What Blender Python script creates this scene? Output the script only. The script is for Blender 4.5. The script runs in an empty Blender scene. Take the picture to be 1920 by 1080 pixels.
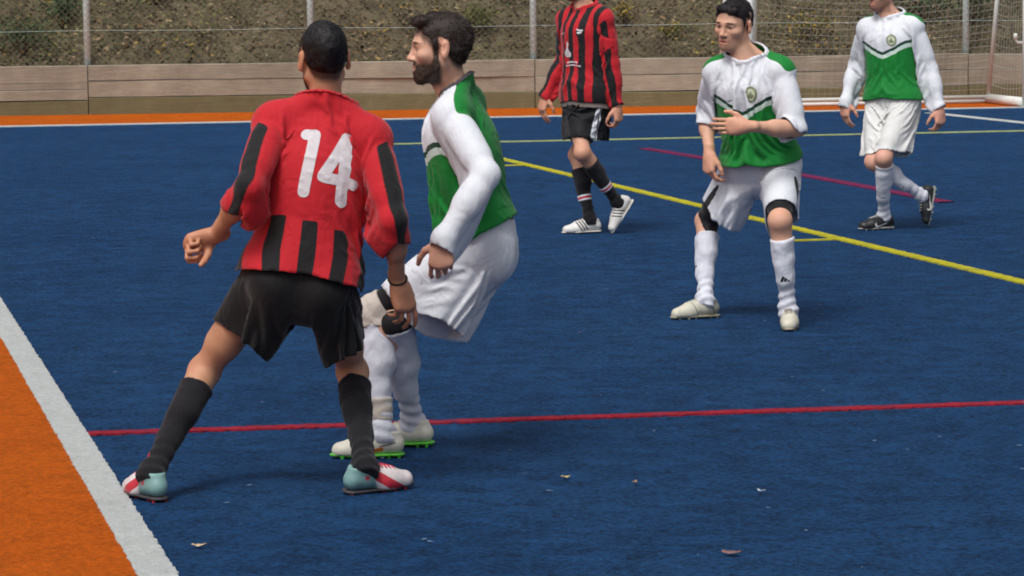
import bpy, bmesh, math, random
import numpy as np
from mathutils import Matrix, Vector
from mathutils.bvhtree import BVHTree
from mathutils.interpolate import poly_3d_calc

DEBUG = False
random.seed(7)
RNG = np.random.default_rng(7)
SC = bpy.context.scene
COL = SC.collection

# ------------------------------------------------------------------ camera
F_PX = 6000.0                 # focal length in pixels of the 1920 wide photograph
CAM_H = 1.75
HORIZON_Y = -65.0
PITCH = math.atan((540 - HORIZON_Y) / F_PX)
ROLL = math.radians(-0.5)
cam_data = bpy.data.cameras.new('camera')
cam_data.sensor_width = 36.0
cam_data.lens = 36.0 * F_PX / 1920.0
cam_data.clip_start = 0.1
cam_data.clip_end = 500.0
cam = bpy.data.objects.new('camera', cam_data)
COL.objects.link(cam)
cam.matrix_world = (Matrix.Translation((0, 0, CAM_H)) @ Matrix.Rotation(math.pi / 2 - PITCH, 4, 'X')
                    @ Matrix.Rotation(ROLL, 4, 'Z'))
SC.camera = cam
CAM_R = np.array(cam.matrix_world.to_3x3())
CAM_P = np.array([0, 0, CAM_H])

# ------------------------------------------------------------------ world, sun, exposure (overcast day)
SUN_EL, SUN_AZ = math.radians(58), math.radians(205)
world = bpy.data.worlds.new('World')
SC.world = world
world.use_nodes = True
wn = world.node_tree
for n in list(wn.nodes):
    wn.nodes.remove(n)
w_out = wn.nodes.new('ShaderNodeOutputWorld')
w_bg = wn.nodes.new('ShaderNodeBackground')
w_sky = wn.nodes.new('ShaderNodeTexSky')
w_sky.sky_type = 'NISHITA'
w_sky.sun_disc = False
w_sky.sun_elevation = SUN_EL
w_sky.sun_rotation = SUN_AZ
w_sky.dust_density = 6.0
w_sky.ozone_density = 1.0
w_hs = wn.nodes.new('ShaderNodeHueSaturation')     # cloud cover: the sky loses most of its blue
w_hs.inputs['Saturation'].default_value = 0.28
wn.links.new(w_sky.outputs[0], w_hs.inputs['Color'])
wn.links.new(w_hs.outputs[0], w_bg.inputs[0])
w_bg.inputs[1].default_value = 0.112
wn.links.new(w_bg.outputs[0], w_out.inputs[0])
sun_data = bpy.data.lights.new('sun', 'SUN')
sun_data.energy = 1.5
sun_data.angle = math.radians(18)
sun_data.color = (1.0, 0.985, 0.965)
sun = bpy.data.objects.new('sun', sun_data)
COL.objects.link(sun)
sd = Vector((math.sin(SUN_AZ) * math.cos(SUN_EL), math.cos(SUN_AZ) * math.cos(SUN_EL), math.sin(SUN_EL)))
sun.rotation_euler = sd.to_track_quat('Z', 'Y').to_euler()
SC.view_settings.view_transform = 'Standard'
SC.view_settings.look = 'None'
SC.view_settings.gamma = 1.0
SC.view_settings.use_curve_mapping = False
SC.view_settings.exposure = 0.10
SC.cycles.filter_width = 1.9          # a phone's digital zoom is a little soft

# ------------------------------------------------------------------ small helpers
def nrm(v):
    v = np.asarray(v, float)
    return v / (np.linalg.norm(v) + 1e-12)

def ray(px, py):
    return CAM_R @ np.array([(px - 960) / F_PX, -(py - 540) / F_PX, -1.0])

def at_z(px, py, z=0.0):
    d = ray(px, py)
    return CAM_P + d * ((z - CAM_H) / d[2])

def at_y(px, py, y):
    d = ray(px, py)
    return CAM_P + d * (y / d[1])

def project(p):
    q = CAM_R.T @ (np.asarray(p) - CAM_P)
    return np.array([960 + F_PX * q[0] / -q[2], 540 - F_PX * q[1] / -q[2]])

def lin(r, g, b):
    out = []
    for c in (r, g, b):
        c /= 255.0
        out.append(c / 12.92 if c <= 0.04045 else ((c + 0.055) / 1.055) ** 2.4)
    return tuple(out)

def sstep(a, b, x):
    t = np.clip((x - a) / (b - a), 0, 1)
    return t * t * (3 - 2 * t)

def vnoise(P, scale, seed=0):
    """value noise in -1..1 on points (n,3)"""
    Q = np.asarray(P) * scale + seed * 17.13
    I = np.floor(Q).astype(np.int64)
    f = Q - I
    f = f * f * (3 - 2 * f)
    out = np.zeros(len(Q))
    for dx in (0, 1):
        for dy in (0, 1):
            for dz in (0, 1):
                h = ((I[:, 0] + dx) * 374761393 + (I[:, 1] + dy) * 668265263 + (I[:, 2] + dz) * 2147483647 + seed * 974711)
                h = (h ^ (h >> 13)) * 1274126177
                h = (h ^ (h >> 16)) & 0xFFFF
                w = (f[:, 0] if dx else 1 - f[:, 0]) * (f[:, 1] if dy else 1 - f[:, 1]) * (f[:, 2] if dz else 1 - f[:, 2])
                out += w * (h / 32767.5 - 1.0)
    return out

def tag(o, label=None, cat=None, group=None, kind=None):
    if label: o['label'] = label
    if cat: o['category'] = cat
    if group: o['group'] = group
    if kind: o['kind'] = kind
    return o

def empty(name, loc=(0, 0, 0)):
    o = bpy.data.objects.new(name, None)
    o.empty_display_size = 0.2
    o.location = loc
    COL.objects.link(o)
    return o

def add_mesh(name, V, Fc, mat, parent=None, smooth=True, attrs=None):
    """V (n,3) world space, Fc list/array of faces; parent is an Empty placed with location only"""
    me = bpy.data.meshes.new(name)
    V = np.asarray(V, float)
    if parent is not None:
        off = np.array(parent.location)
        q = parent.parent
        while q is not None:
            off = off + np.array(q.location); q = q.parent
        V = V - off
    if isinstance(Fc, np.ndarray):
        Fc = Fc.tolist()
    me.from_pydata(V.tolist(), [], Fc)
    if attrs:
        for k, a in attrs.items():
            a = np.asarray(a, np.float32)
            if a.ndim == 1:
                at = me.attributes.new(k, 'FLOAT', 'POINT')
                at.data.foreach_set('value', a)
            else:
                at = me.attributes.new(k, 'FLOAT_VECTOR', 'POINT')
                at.data.foreach_set('vector', a.ravel())
    if smooth:
        me.polygons.foreach_set('use_smooth', np.ones(len(me.polygons), bool))
    me.update()
    if mat is not None:
        me.materials.append(mat)
    o = bpy.data.objects.new(name, me)
    COL.objects.link(o)
    if parent is not None:
        o.parent = parent
    return o

class MB:
    """collects boxes, tubes and quads into one mesh"""
    def __init__(s): s.v = []; s.f = []
    def quad(s, a, b, c, d):
        n = len(s.v); s.v += [list(a), list(b), list(c), list(d)]; s.f.append([n, n + 1, n + 2, n + 3])
    def poly(s, pts):
        n = len(s.v); s.v += [list(p) for p in pts]; s.f.append(list(range(n, n + len(pts))))
    def box(s, c, ax, ay, az):
        """centre and three half axis vectors"""
        c, ax, ay, az = map(np.asarray, (c, ax, ay, az)); n = len(s.v)
        for k in (-1, 1):
            for j in (-1, 1):
                for i in (-1, 1):
                    s.v.append(list(c + i * ax + j * ay + k * az))
        s.f += [[n + i for i in q] for q in ((0, 2, 3, 1), (4, 5, 7, 6), (0, 1, 5, 4), (2, 6, 7, 3), (0, 4, 6, 2), (1, 3, 7, 5))]
    def tube(s, pts, r, n=8, caps=True):
        pts = [np.asarray(p, float) for p in pts]
        rr = r if isinstance(r, (list, tuple)) else [r] * len(pts)
        base = len(s.v)
        up = None
        for i, p in enumerate(pts):
            d = nrm(pts[min(i + 1, len(pts) - 1)] - pts[max(i - 1, 0)])
            if up is None:
                up = np.array([0, 0, 1.0]) if abs(d[2]) < 0.9 else np.array([1.0, 0, 0])
            a = nrm(np.cross(d, up)); b = np.cross(a, d); up = b
            for k in range(n):
                t = 2 * math.pi * k / n
                s.v.append(list(p + rr[i] * (math.cos(t) * a + math.sin(t) * b)))
        for i in range(len(pts) - 1):
            for k in range(n):
                k2 = (k + 1) % n
                s.f.append([base + i * n + k, base + i * n + k2, base + (i + 1) * n + k2, base + (i + 1) * n + k])
        if caps:
            s.f.append([base + k for k in range(n)][::-1])
            s.f.append([base + (len(pts) - 1) * n + k for k in range(n)])
    def build(s, name, mat, parent=None, smooth=False, attrs=None):
        return add_mesh(name, s.v, s.f, mat, parent, smooth, attrs)

# ------------------------------------------------------------------ materials
class NT:
    def __init__(s, name):
        s.m = bpy.data.materials.new(name); s.m.use_nodes = True
        s.t = s.m.node_tree
        s.b = s.t.nodes['Principled BSDF']
    def n(s, typ, **kw):
        x = s.t.nodes.new(typ)
        for k, v in kw.items(): setattr(x, k, v)
        return x
    def link(s, a, b): s.t.links.new(a, b)
    def put(s, sock, v):
        if hasattr(v, 'node'): s.link(v, sock)
        elif v is not None:
            if isinstance(v, (tuple, list)) and len(v) == 3 and sock.type == 'RGBA': v = (*v, 1)
            sock.default_value = v
    def math(s, op, a, b=None, c=None, clamp=False):
        x = s.n('ShaderNodeMath', operation=op); x.use_clamp = clamp
        s.put(x.inputs[0], a)
        if b is not None: s.put(x.inputs[1], b)
        if c is not None: s.put(x.inputs[2], c)
        return x.outputs[0]
    def mix(s, fac, a, b, blend='MIX'):
        x = s.n('ShaderNodeMix', data_type='RGBA', blend_type=blend)
        s.put(x.inputs[0], fac); s.put(x.inputs[6], a); s.put(x.inputs[7], b)
        return x.outputs[2]
    def noise(s, scale, detail=3, rough=0.55, vec=None, dist=0.0):
        x = s.n('ShaderNodeTexNoise')
        x.inputs['Scale'].default_value = scale; x.inputs['Detail'].default_value = detail
        x.inputs['Roughness'].default_value = rough; x.inputs['Distortion'].default_value = dist
        if vec is not None: s.link(vec, x.inputs['Vector'])
        return x.outputs[0]
    def ramp(s, fac, stops):
        x = s.n('ShaderNodeValToRGB')
        el = x.color_ramp.elements
        while len(el) < len(stops): el.new(0.5)
        for e, (p, c) in zip(el, stops):
            e.position = p; e.color = (*c, 1) if len(c) == 3 else c
        s.link(fac, x.inputs[0])
        return x.outputs[0]
    def attr(s, name, out='Fac'):
        x = s.n('ShaderNodeAttribute'); x.attribute_name = name
        return x.outputs[out]
    def obj(s): return s.n('ShaderNodeTexCoord').outputs['Object']
    def pos(s): return s.n('ShaderNodeNewGeometry').outputs['Position']
    def vscale(s, vec, sc):
        x = s.n('ShaderNodeVectorMath', operation='MULTIPLY'); s.link(vec, x.inputs[0]); x.inputs[1].default_value = sc
        return x.outputs[0]
    def bump(s, h, strength=0.3, dist=0.01, normal=None):
        x = s.n('ShaderNodeBump'); x.inputs['Strength'].default_value = strength; x.inputs['Distance'].default_value = dist
        s.link(h, x.inputs['Height'])
        if normal is not None: s.link(normal, x.inputs['Normal'])
        return x.outputs[0]
    def done(s, color=None, rough=0.7, normal=None, spec=0.4, metal=0.0):
        if color is not None: s.put(s.b.inputs['Base Color'], color)
        s.put(s.b.inputs['Roughness'], rough)
        s.b.inputs['Specular IOR Level'].default_value = spec
        s.b.inputs['Metallic'].default_value = metal
        if normal is not None: s.link(normal, s.b.inputs['Normal'])
        return s.m

def edge(nt, sock, w=0.0012):
    """1 inside (negative) with a thin soft edge"""
    x = nt.n('ShaderNodeMapRange')
    nt.link(sock, x.inputs['Value'])
    x.inputs['From Min'].default_value = w; x.inputs['From Max'].default_value = -w
    return x.outputs[0]

def fabric(name, base, layers=(), rough=0.62, weave=900, bump=0.25, knit=False, sheen=0.1, var=0.10, wr=0.22):
    """layers: (vertex attribute holding a signed distance, colour)"""
    t = NT(name)
    p = t.pos()
    c = base
    for att, colr in layers:
        c = t.mix(edge(t, t.attr(att)), c, colr)
    nz = t.noise(9, 3, 0.6, p)
    dirt = t.math('MULTIPLY_ADD', nz, var * 2, 1 - var)
    hv = t.n('ShaderNodeHueSaturation'); t.put(hv.inputs['Color'], c); t.link(dirt, hv.inputs['Value'])
    if knit:
        w = t.n('ShaderNodeTexWave'); w.bands_direction = 'Z'; w.inputs['Scale'].default_value = 60
        w.inputs['Distortion'].default_value = 1.0; t.link(p, w.inputs[0])
        fine = t.math('ADD', t.math('MULTIPLY', w.outputs[1], 0.4), t.noise(weave, 2, 0.5, p))
    else:
        fine = t.noise(weave, 2, 0.5, p)
    n1 = t.bump(fine, bump, 0.0012)
    wr1 = t.noise(16, 2, 0.5, t.vscale(p, (1, 1, 0.55)), 0.8)
    wr2 = t.noise(45, 2, 0.5, t.vscale(p, (1, 1, 0.6)), 0.6)
    rd = t.noise(10, 2, 0.5, t.vscale(p, (1.2, 1.2, 0.8)), 1.4)      # creases: ridges where the noise crosses its middle
    rd = t.math('POWER', t.math('SUBTRACT', 1.0, t.math('ABSOLUTE', t.math('MULTIPLY_ADD', rd, 5.0, -2.5)), clamp=True), 1.5)
    n2 = t.bump(t.math('ADD', t.math('ADD', wr1, t.math('MULTIPLY', wr2, .10)), t.math('MULTIPLY', rd, .20)), wr, 0.026, n1)
    t.b.inputs['Sheen Weight'].default_value = sheen
    t.b.inputs['Sheen Roughness'].default_value = 0.5
    return t.done(hv.outputs[0], min(1, rough + .12), n2, 0.2)

def plain(name, color, rough=0.5, spec=0.4, metal=0.0, nscale=40, var=0.15, bump=0.15, bd=0.003):
    t = NT(name)
    p = t.pos()
    nz = t.noise(nscale, 4, 0.6, p)
    hv = t.n('ShaderNodeHueSaturation'); t.put(hv.inputs['Color'], color)
    t.link(t.math('MULTIPLY_ADD', nz, var * 2, 1 - var), hv.inputs['Value'])
    return t.done(hv.outputs[0], rough, t.bump(t.noise(nscale * 5, 3, 0.6, p), bump, bd), spec, metal)
# ------------------------------------------------------------------ implicit surfaces (bodies, socks, shoes, hair)
class Field:
    def __init__(s): s.ops = []; s.post = None
    def _add(s, fn, c, r, k, mode): s.ops.append((fn, np.asarray(c, float), r, k, mode)); return s
    def cap(s, a, b, ra, rb, k=0.02, mode='u'):
        a = np.asarray(a, float); b = np.asarray(b, float); ba = b - a; L2 = ba @ ba + 1e-12
        def fn(P):
            pa = P - a
            h = np.clip(pa @ ba / L2, 0, 1)
            q = pa - h[:, None] * ba
            return np.sqrt(np.einsum('ij,ij->i', q, q)) - (ra + (rb - ra) * h)
        return s._add(fn, (a + b) / 2, math.sqrt(L2) / 2 + max(ra, rb), k, mode)
    def ell(s, c, R, r, k=0.02, mode='u'):
        c = np.asarray(c, float); r = np.asarray(r, float); R = np.eye(3) if R is None else np.asarray(R)
        def fn(P):
            q = (P - c) @ R
            q0 = q / r; q1 = q0 / r
            k0 = np.sqrt(np.einsum('ij,ij->i', q0, q0)); k1 = np.sqrt(np.einsum('ij,ij->i', q1, q1)) + 1e-9
            return k0 * (k0 - 1) / k1
        return s._add(fn, c, r.max(), k, mode)
    def ecap(s, a, b, ra, rb, R, sq, k=0.02, mode='u'):
        """capsule squashed by sq along the frame's y axis"""
        R = np.asarray(R); S = np.array([1, 1 / sq, 1])
        a = np.asarray(a, float); b = np.asarray(b, float)
        a2 = np.zeros(3); b2 = ((b - a) @ R) * S; L2 = b2 @ b2 + 1e-12
        def fn(P):
            p = ((P - a) @ R) * S
            h = np.clip(p @ b2 / L2, 0, 1)
            q = p - h[:, None] * b2
            return (np.sqrt(np.einsum('ij,ij->i', q, q)) - (ra + (rb - ra) * h)) * (0.5 + 0.5 * sq)
        return s._add(fn, (a + b) / 2, np.linalg.norm(b - a) / 2 + max(ra, rb), k, mode)
    def box(s, c, R, h, rd, k=0.01, mode='u'):
        c = np.asarray(c, float); R = np.asarray(R); h = np.asarray(h, float)
        def fn(P):
            q = np.abs((P - c) @ R) - (h - rd)
            return np.linalg.norm(np.maximum(q, 0), axis=1) + np.minimum(q.max(1), 0) - rd
        return s._add(fn, c, np.linalg.norm(h), k, mode)
    def half(s, p0, n, k=0.004):
        """cut away everything beyond the plane"""
        p0 = np.asarray(p0, float); n = nrm(n)
        s.ops.append((lambda P: (P - p0) @ n, None, 0, k, 'i')); return s
    def eval(s, P, c=None, R=None):
        d = None
        ops = s.ops
        if c is not None:
            if getattr(s, '_n', -1) != len(ops):
                s._n = len(ops)
                s._c = np.array([c if o[1] is None else o[1] for o in ops]); s._r = np.array([1e3 if o[1] is None else o[2] for o in ops])
            near = np.linalg.norm(s._c - c, axis=1) - s._r - R <= 0.07
            ops = [o for o, k in zip(ops, near) if k]
        for fn, cc, rr, k, mode in ops:
            e = fn(P)
            if mode == 'u':
                if d is None: d = e
                else:
                    h = np.maximum(k - np.abs(d - e), 0) / k
                    d = np.minimum(d, e) - h * h * k * 0.25
            elif d is not None:
                if mode == 's': e = -e
                h = np.maximum(k - np.abs(d - e), 0) / k
                d = np.maximum(d, e) + h * h * k * 0.25
        if d is None: d = np.full(len(P), 1.0)
        if s.post is not None: d = s.post(P, d)
        return d
    def bounds(s):
        lo = np.min([c - r for f, c, r, k, m in s.ops if m == 'u' and c is not None], axis=0)
        hi = np.max([c + r for f, c, r, k, m in s.ops if m == 'u' and c is not None], axis=0)
        return lo - 0.03, hi + 0.03

def polygonize(F, h, T=12, lo=None, hi=None):
    """sparse surface nets -> V, quads (outward)"""
    if lo is None: lo, hi = F.bounds()
    nt_ = np.maximum(np.ceil((hi - lo) / (T * h)).astype(int), 1)
    N = nt_ * T + 2
    gi = np.stack(np.meshgrid(*[np.arange(n) for n in nt_], indexing='ij'), -1).reshape(-1, 3)
    cen = lo + (gi + 0.5) * T * h
    Rt = T * h * math.sqrt(3) / 2
    d = np.concatenate([F.eval(cen[i:i + 20000]) for i in range(0, len(cen), 20000)])
    act = gi[np.abs(d) < Rt * 1.25 + 0.012]
    ii = np.arange(T + 1)
    G = np.stack(np.meshgrid(ii, ii, ii, indexing='ij'), -1).reshape(-1, 3)
    ids, pos, quads = [], [], []
    def gid(a): return (a[:, 0].astype(np.int64) * N[1] + a[:, 1]) * N[2] + a[:, 2]
    co = [(0, 0, 0), (1, 0, 0), (0, 1, 0), (1, 1, 0), (0, 0, 1), (1, 0, 1), (0, 1, 1), (1, 1, 1)]
    ed = [(0, 1), (2, 3), (4, 5), (6, 7), (0, 2), (1, 3), (4, 6), (5, 7), (0, 4), (1, 5), (2, 6), (3, 7)]
    for t in act:
        base = t * T
        P = lo + (base + G) * h
        D = F.eval(P, lo + (base + T / 2) * h, Rt).reshape(T + 1, T + 1, T + 1)
        S = D < 0
        cs = [S[a:T + a, b:T + b, c:T + c] for a, b, c in co]
        any_ = np.logical_or.reduce(cs); all_ = np.logical_and.reduce(cs)
        cell = np.argwhere(any_ & ~all_)
        if len(cell) == 0: continue
        cv = np.stack([D[cell[:, 0] + a, cell[:, 1] + b, cell[:, 2] + c] for a, b, c in co], 1)
        acc = np.zeros((len(cell), 3)); cnt = np.zeros(len(cell))
        for a, b in ed:
            da, db = cv[:, a], cv[:, b]
            m = (da < 0) != (db < 0)
            tt = np.where(m, da / (da - db + 1e-30), 0)
            pa, pb = np.array(co[a], float), np.array(co[b], float)
            acc += np.where(m[:, None], pa + tt[:, None] * (pb - pa), 0); cnt += m
        ids.append(gid(cell + base)); pos.append(lo + (cell + base + acc / cnt[:, None]) * h)
        for ax in range(3):
            o1, o2 = (ax + 1) % 3, (ax + 2) % 3
            sl0 = [slice(0, T)] * 3; sl1 = [slice(0, T)] * 3; sl1[ax] = slice(1, T + 1)
            A = S[tuple(sl0)]; B = S[tuple(sl1)]
            e = np.argwhere(A != B)
            if len(e) == 0: continue
            flip = ~A[e[:, 0], e[:, 1], e[:, 2]]
            g = e + base
            u = np.zeros(3, int); u[o1] = 1; w = np.zeros(3, int); w[o2] = 1
            q = np.stack([gid(g - u - w), gid(g - w), gid(g), gid(g - u)], 1)
            q[flip] = q[flip][:, ::-1]
            quads.append(q)
    if not ids: return np.zeros((0, 3)), np.zeros((0, 4), int)
    ids = np.concatenate(ids); pos = np.concatenate(pos); quads = np.concatenate(quads)
    o = np.argsort(ids); ids = ids[o]; pos = pos[o]
    ix = np.clip(np.searchsorted(ids, quads), 0, len(ids) - 1)
    ok = (ids[ix] == quads).all(1)
    return pos, ix[ok]

def compact(V, Q, *arrs):
    used = np.unique(Q)
    mp = np.full(len(V), -1); mp[used] = np.arange(len(used))
    return (V[used], mp[Q]) + tuple(a[used] for a in arrs)

def edges_of(Q):
    e = np.concatenate([Q[:, [0, 1]], Q[:, [1, 2]], Q[:, [2, 3]], Q[:, [3, 0]]])
    return e

def boundary_edges(Q):
    e = edges_of(Q); s = np.sort(e, 1)
    key = s[:, 0].astype(np.int64) * (Q.max() + 1) + s[:, 1]
    u, inv, c = np.unique(key, return_inverse=True, return_counts=True)
    return e[c[inv] == 1]

def smooth_mesh(V, Q, it=1, lam=0.5, fixed=None):
    e = np.unique(np.sort(edges_of(Q), 1), axis=0)
    n = len(V)
    cnt = np.bincount(e.ravel(), minlength=n)[:, None]
    for _ in range(it):
        A = np.stack([np.bincount(e[:, 0], V[e[:, 1], k], n) + np.bincount(e[:, 1], V[e[:, 0], k], n) for k in range(3)], 1)
        W = V + lam * (A / np.maximum(cnt, 1) - V)
        if fixed is not None: W[fixed] = V[fixed]
        V = W
    return V

def vnormals(V, Q):
    n = np.cross(V[Q[:, 2]] - V[Q[:, 0]], V[Q[:, 3]] - V[Q[:, 1]])
    N = np.zeros_like(V)
    for k in range(4):
        for a in range(3):
            N[:, a] += np.bincount(Q[:, k], n[:, a], len(V))
    return N / (np.linalg.norm(N, axis=1, keepdims=True) + 1e-12)

def cut_mesh(V, Q, funcs):
    """remove faces where any func > 0 at their centre, snap the new rim onto func = 0; returns V, Q, list of rim vertex masks"""
    C = V[Q].mean(1)
    keep = np.ones(len(Q), bool)
    for g in funcs: keep &= g(C) <= 0
    used = np.unique(Q[keep])
    V = V.copy()
    Qk = Q[keep]
    rims = []
    be = np.unique(boundary_edges(Qk))
    isb = np.zeros(len(V), bool); isb[be] = True
    eps = 1e-4
    for g in funcs:
        gv = g(V)
        m = isb & (np.abs(gv) < 0.03)
        idx = np.where(m)[0]
        for _ in range(2):
            P = V[idx]; g0 = g(P)
            G = np.stack([(g(P + eps * np.eye(3)[a]) - g0) / eps for a in range(3)], 1)
            V[idx] -= np.clip(g0 / (np.einsum('ij,ij->i', G, G) + 1e-9), -0.02, 0.02)[:, None] * G
        rims.append(m)
        # even out the rim
        e = boundary_edges(Qk); e = e[m[e[:, 0]] & m[e[:, 1]]]
        if len(e):
            for _ in range(8):
                n = len(V); cnt = np.bincount(e.ravel(), minlength=n)[:, None]
                A = np.stack([np.bincount(e[:, 0], V[e[:, 1], k], n) + np.bincount(e[:, 1], V[e[:, 0], k], n) for k in range(3)], 1)
                mm = m & (cnt[:, 0] >= 2)
                V[mm] = .5 * V[mm] + .5 * (A / np.maximum(cnt, 1))[mm]
    V2, Q2, *rims = compact(V, Qk, *rims)
    return V2, Q2, rims

# ------------------------------------------------------------------ cloth: position based relaxation over the body
class GridField:
    def __init__(s, F, lo, hi, h=0.012):
        s.lo = lo; s.h = h
        s.n = np.ceil((hi - lo) / h).astype(int) + 1
        g = np.stack(np.meshgrid(*[np.arange(k) for k in s.n], indexing='ij'), -1).reshape(-1, 3)
        P = lo + g * h
        d = np.concatenate([F.eval(P[i:i + 60000]) for i in range(0, len(P), 60000)])
        s.D = d.reshape(s.n)
    def __call__(s, P):
        q = np.clip((P - s.lo) / s.h, 0, s.n - 1.001)
        i = q.astype(int); f = q - i
        n1, n2 = int(s.n[1]), int(s.n[2])
        base = (i[:, 0] * n1 + i[:, 1]) * n2 + i[:, 2]
        D = s.D.ravel()
        c = {}
        for a in (0, 1):
            for b in (0, 1):
                for cc in (0, 1):
                    c[a, b, cc] = D.take(base + (a * n1 + b) * n2 + cc)
        fx, fy, fz = np.ascontiguousarray(f.T)
        def l(a, b, t): return a + (b - a) * t
        x00 = l(c[0,0,0], c[1,0,0], fx); x10 = l(c[0,1,0], c[1,1,0], fx); x01 = l(c[0,0,1], c[1,0,1], fx); x11 = l(c[0,1,1], c[1,1,1], fx)
        d = l(l(x00, x10, fy), l(x01, x11, fy), fz)
        gy = l(x10 - x00, x11 - x01, fz); gz = l(x01, x11, fy) - l(x00, x10, fy)
        gx = l(l(c[1,0,0] - c[0,0,0], c[1,1,0] - c[0,1,0], fy), l(c[1,0,1] - c[0,0,1], c[1,1,1] - c[0,1,1], fy), fz)
        G = np.stack([gx, gy, gz], 1)
        G /= np.linalg.norm(G, axis=1, keepdims=True) + 1e-9
        return d, G

def geodesic(Q, rest, src):
    """graph distance from the source vertices and which source each vertex hangs from"""
    import heapq
    n = len(rest)
    p = np.unique(np.sort(np.concatenate([edges_of(Q), Q[:, [0, 2]], Q[:, [1, 3]]]), 1), axis=0)
    L = np.linalg.norm(rest[p[:, 0]] - rest[p[:, 1]], axis=1)
    I = np.concatenate([p[:, 0], p[:, 1]]); J = np.concatenate([p[:, 1], p[:, 0]]); L2 = np.concatenate([L, L])
    o = np.argsort(I, kind='stable'); I, J, L2 = I[o], J[o], L2[o]
    st = np.searchsorted(I, np.arange(n + 1)).tolist(); J = J.tolist(); L2 = L2.tolist()
    D = [1e9] * n; S = [-1] * n; h = []
    for v in np.where(src)[0].tolist(): D[v] = 0.0; S[v] = v; h.append((0.0, v))
    heapq.heapify(h)
    while h:
        d, v = heapq.heappop(h)
        if d > D[v]: continue
        for k in range(st[v], st[v + 1]):
            u = J[k]; nd = d + L2[k]
            if nd < D[u]: D[u] = nd; S[u] = S[v]; heapq.heappush(h, (nd, u))
    return np.array(D), np.array(S)

def cloth(X, Q, rest, colliders, pin=None, steps=60, iters=8, stretch=None, grav=1.2, bend=0.25, limit=None, seed=0, dt=1 / 40., damp=0.90):
    """colliders: (GridField, offset array); rest = vertex positions in the neutral stance; stretch = per vertex rest length factor;
    limit = (vertex mask, GridField, max distance); pin = vertex mask kept where it is"""
    n = len(X)
    e = np.unique(np.sort(edges_of(Q), 1), axis=0)
    dg = np.concatenate([Q[:, [0, 2]], Q[:, [1, 3]]])
    # bending pairs across shared edges
    E4 = np.concatenate([np.stack([Q[:, k], Q[:, (k + 1) % 4], Q[:, (k + 3) % 4], Q[:, (k + 2) % 4]], 1) for k in range(4)])
    sw = E4[:, 0] > E4[:, 1]
    E4[sw] = E4[sw][:, [1, 0, 3, 2]]
    key = E4[:, 0].astype(np.int64) * n + E4[:, 1]
    o = np.argsort(key, kind='stable'); key = key[o]; E4 = E4[o]
    m = np.where(key[1:] == key[:-1])[0]
    bd = np.concatenate([np.stack([E4[m, 2], E4[m + 1, 2]], 1), np.stack([E4[m, 3], E4[m + 1, 3]], 1)])
    st = np.ones(n) if stretch is None else stretch
    def L(p): return np.linalg.norm(rest[p[:, 0]] - rest[p[:, 1]], axis=1) * 0.5 * (st[p[:, 0]] + st[p[:, 1]])
    I = np.concatenate([e[:, 0], dg[:, 0], bd[:, 0]]); J = np.concatenate([e[:, 1], dg[:, 1], bd[:, 1]])
    Ls = np.concatenate([L(e), L(dg), L(bd)])
    W = np.concatenate([np.ones(len(e)), np.full(len(dg), 0.45), np.full(len(bd), bend)])
    val = (np.bincount(I, W, n) + np.bincount(J, W, n))
    om = 1.7 / np.maximum(val, 1e-6)
    rg = np.random.default_rng(seed)
    Xp = X.copy()
    X = X + rg.normal(0, 0.0012, X.shape)
    free = np.ones(n) if pin is None else (~pin).astype(float)
    gd, gs = geodesic(Q, rest, pin)
    W5 = W * .5; omf = om * free
    gmax = gd * .96 + .003
    for stp in range(steps):
        v = (X - Xp) * damp
        sp = np.linalg.norm(v, axis=1, keepdims=True)
        v *= np.minimum(1, 0.006 / (sp + 1e-9))
        Xp = X.copy()
        X = X + v * free[:, None]
        X[:, 2] -= grav * dt * dt * free
        for it in range(iters):
            ax_ = [np.ascontiguousarray(X[:, k]) for k in range(3)]
            dd = [a.take(J) - a.take(I) for a in ax_]
            f = W5 * (1 - Ls / (np.sqrt(dd[0] * dd[0] + dd[1] * dd[1] + dd[2] * dd[2]) + 1e-9))
            for k in range(3):
                q = f * dd[k]
                ax_[k] += (np.bincount(I, q, n) - np.bincount(J, q, n)) * omf
            X = np.stack(ax_, 1)
            if it % 3 == 2 or it == iters - 1:
                a = X - X[gs]; la = np.linalg.norm(a, axis=1) + 1e-9
                X = X[gs] + a * np.minimum(1, gmax / la)[:, None]
                for gf, off in colliders:
                    d, G = gf(X)
                    pen = np.maximum(off - d, 0) * free
                    X = X + G * np.minimum(pen, 0.03)[:, None]
                    if it == iters - 1:
                        tch = pen > 0
                        Xp[tch] += (X[tch] - Xp[tch]) * 0.6
        if limit is not None:
            for mk, gf, mx in limit:
                d, G = gf(X[mk])
                X[mk] -= G * np.maximum(d - mx, 0)[:, None]
    return X
# ------------------------------------------------------------------ people
def frame(right, up):
    """columns right, forward, up; up kept, right made perpendicular"""
    up = nrm(up); right = np.asarray(right, float)
    right = nrm(right - up * (right @ up))
    return np.stack([right, np.cross(up, right), up], 1)

def swing(a, b):
    a, b = nrm(a), nrm(b)
    v = np.cross(a, b); c = a @ b
    if c < -0.9999: return -np.eye(3)
    K = np.array([[0, -v[2], v[1]], [v[2], 0, -v[0]], [-v[1], v[0], 0]])
    return np.eye(3) + K + K @ K / (1 + c)

def on_ray(A, L, px, s):
    d = ray(*px); d = d / np.linalg.norm(d)
    oc = CAM_P - A
    b = oc @ d; c = oc @ oc - L * L
    disc = b * b - c
    if disc <= 0:
        p = CAM_P - d * b
        return A + nrm(p - A) * L
    t = -b + (math.sqrt(disc) if s == 'f' else -math.sqrt(disc))
    return CAM_P + d * t

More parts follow.
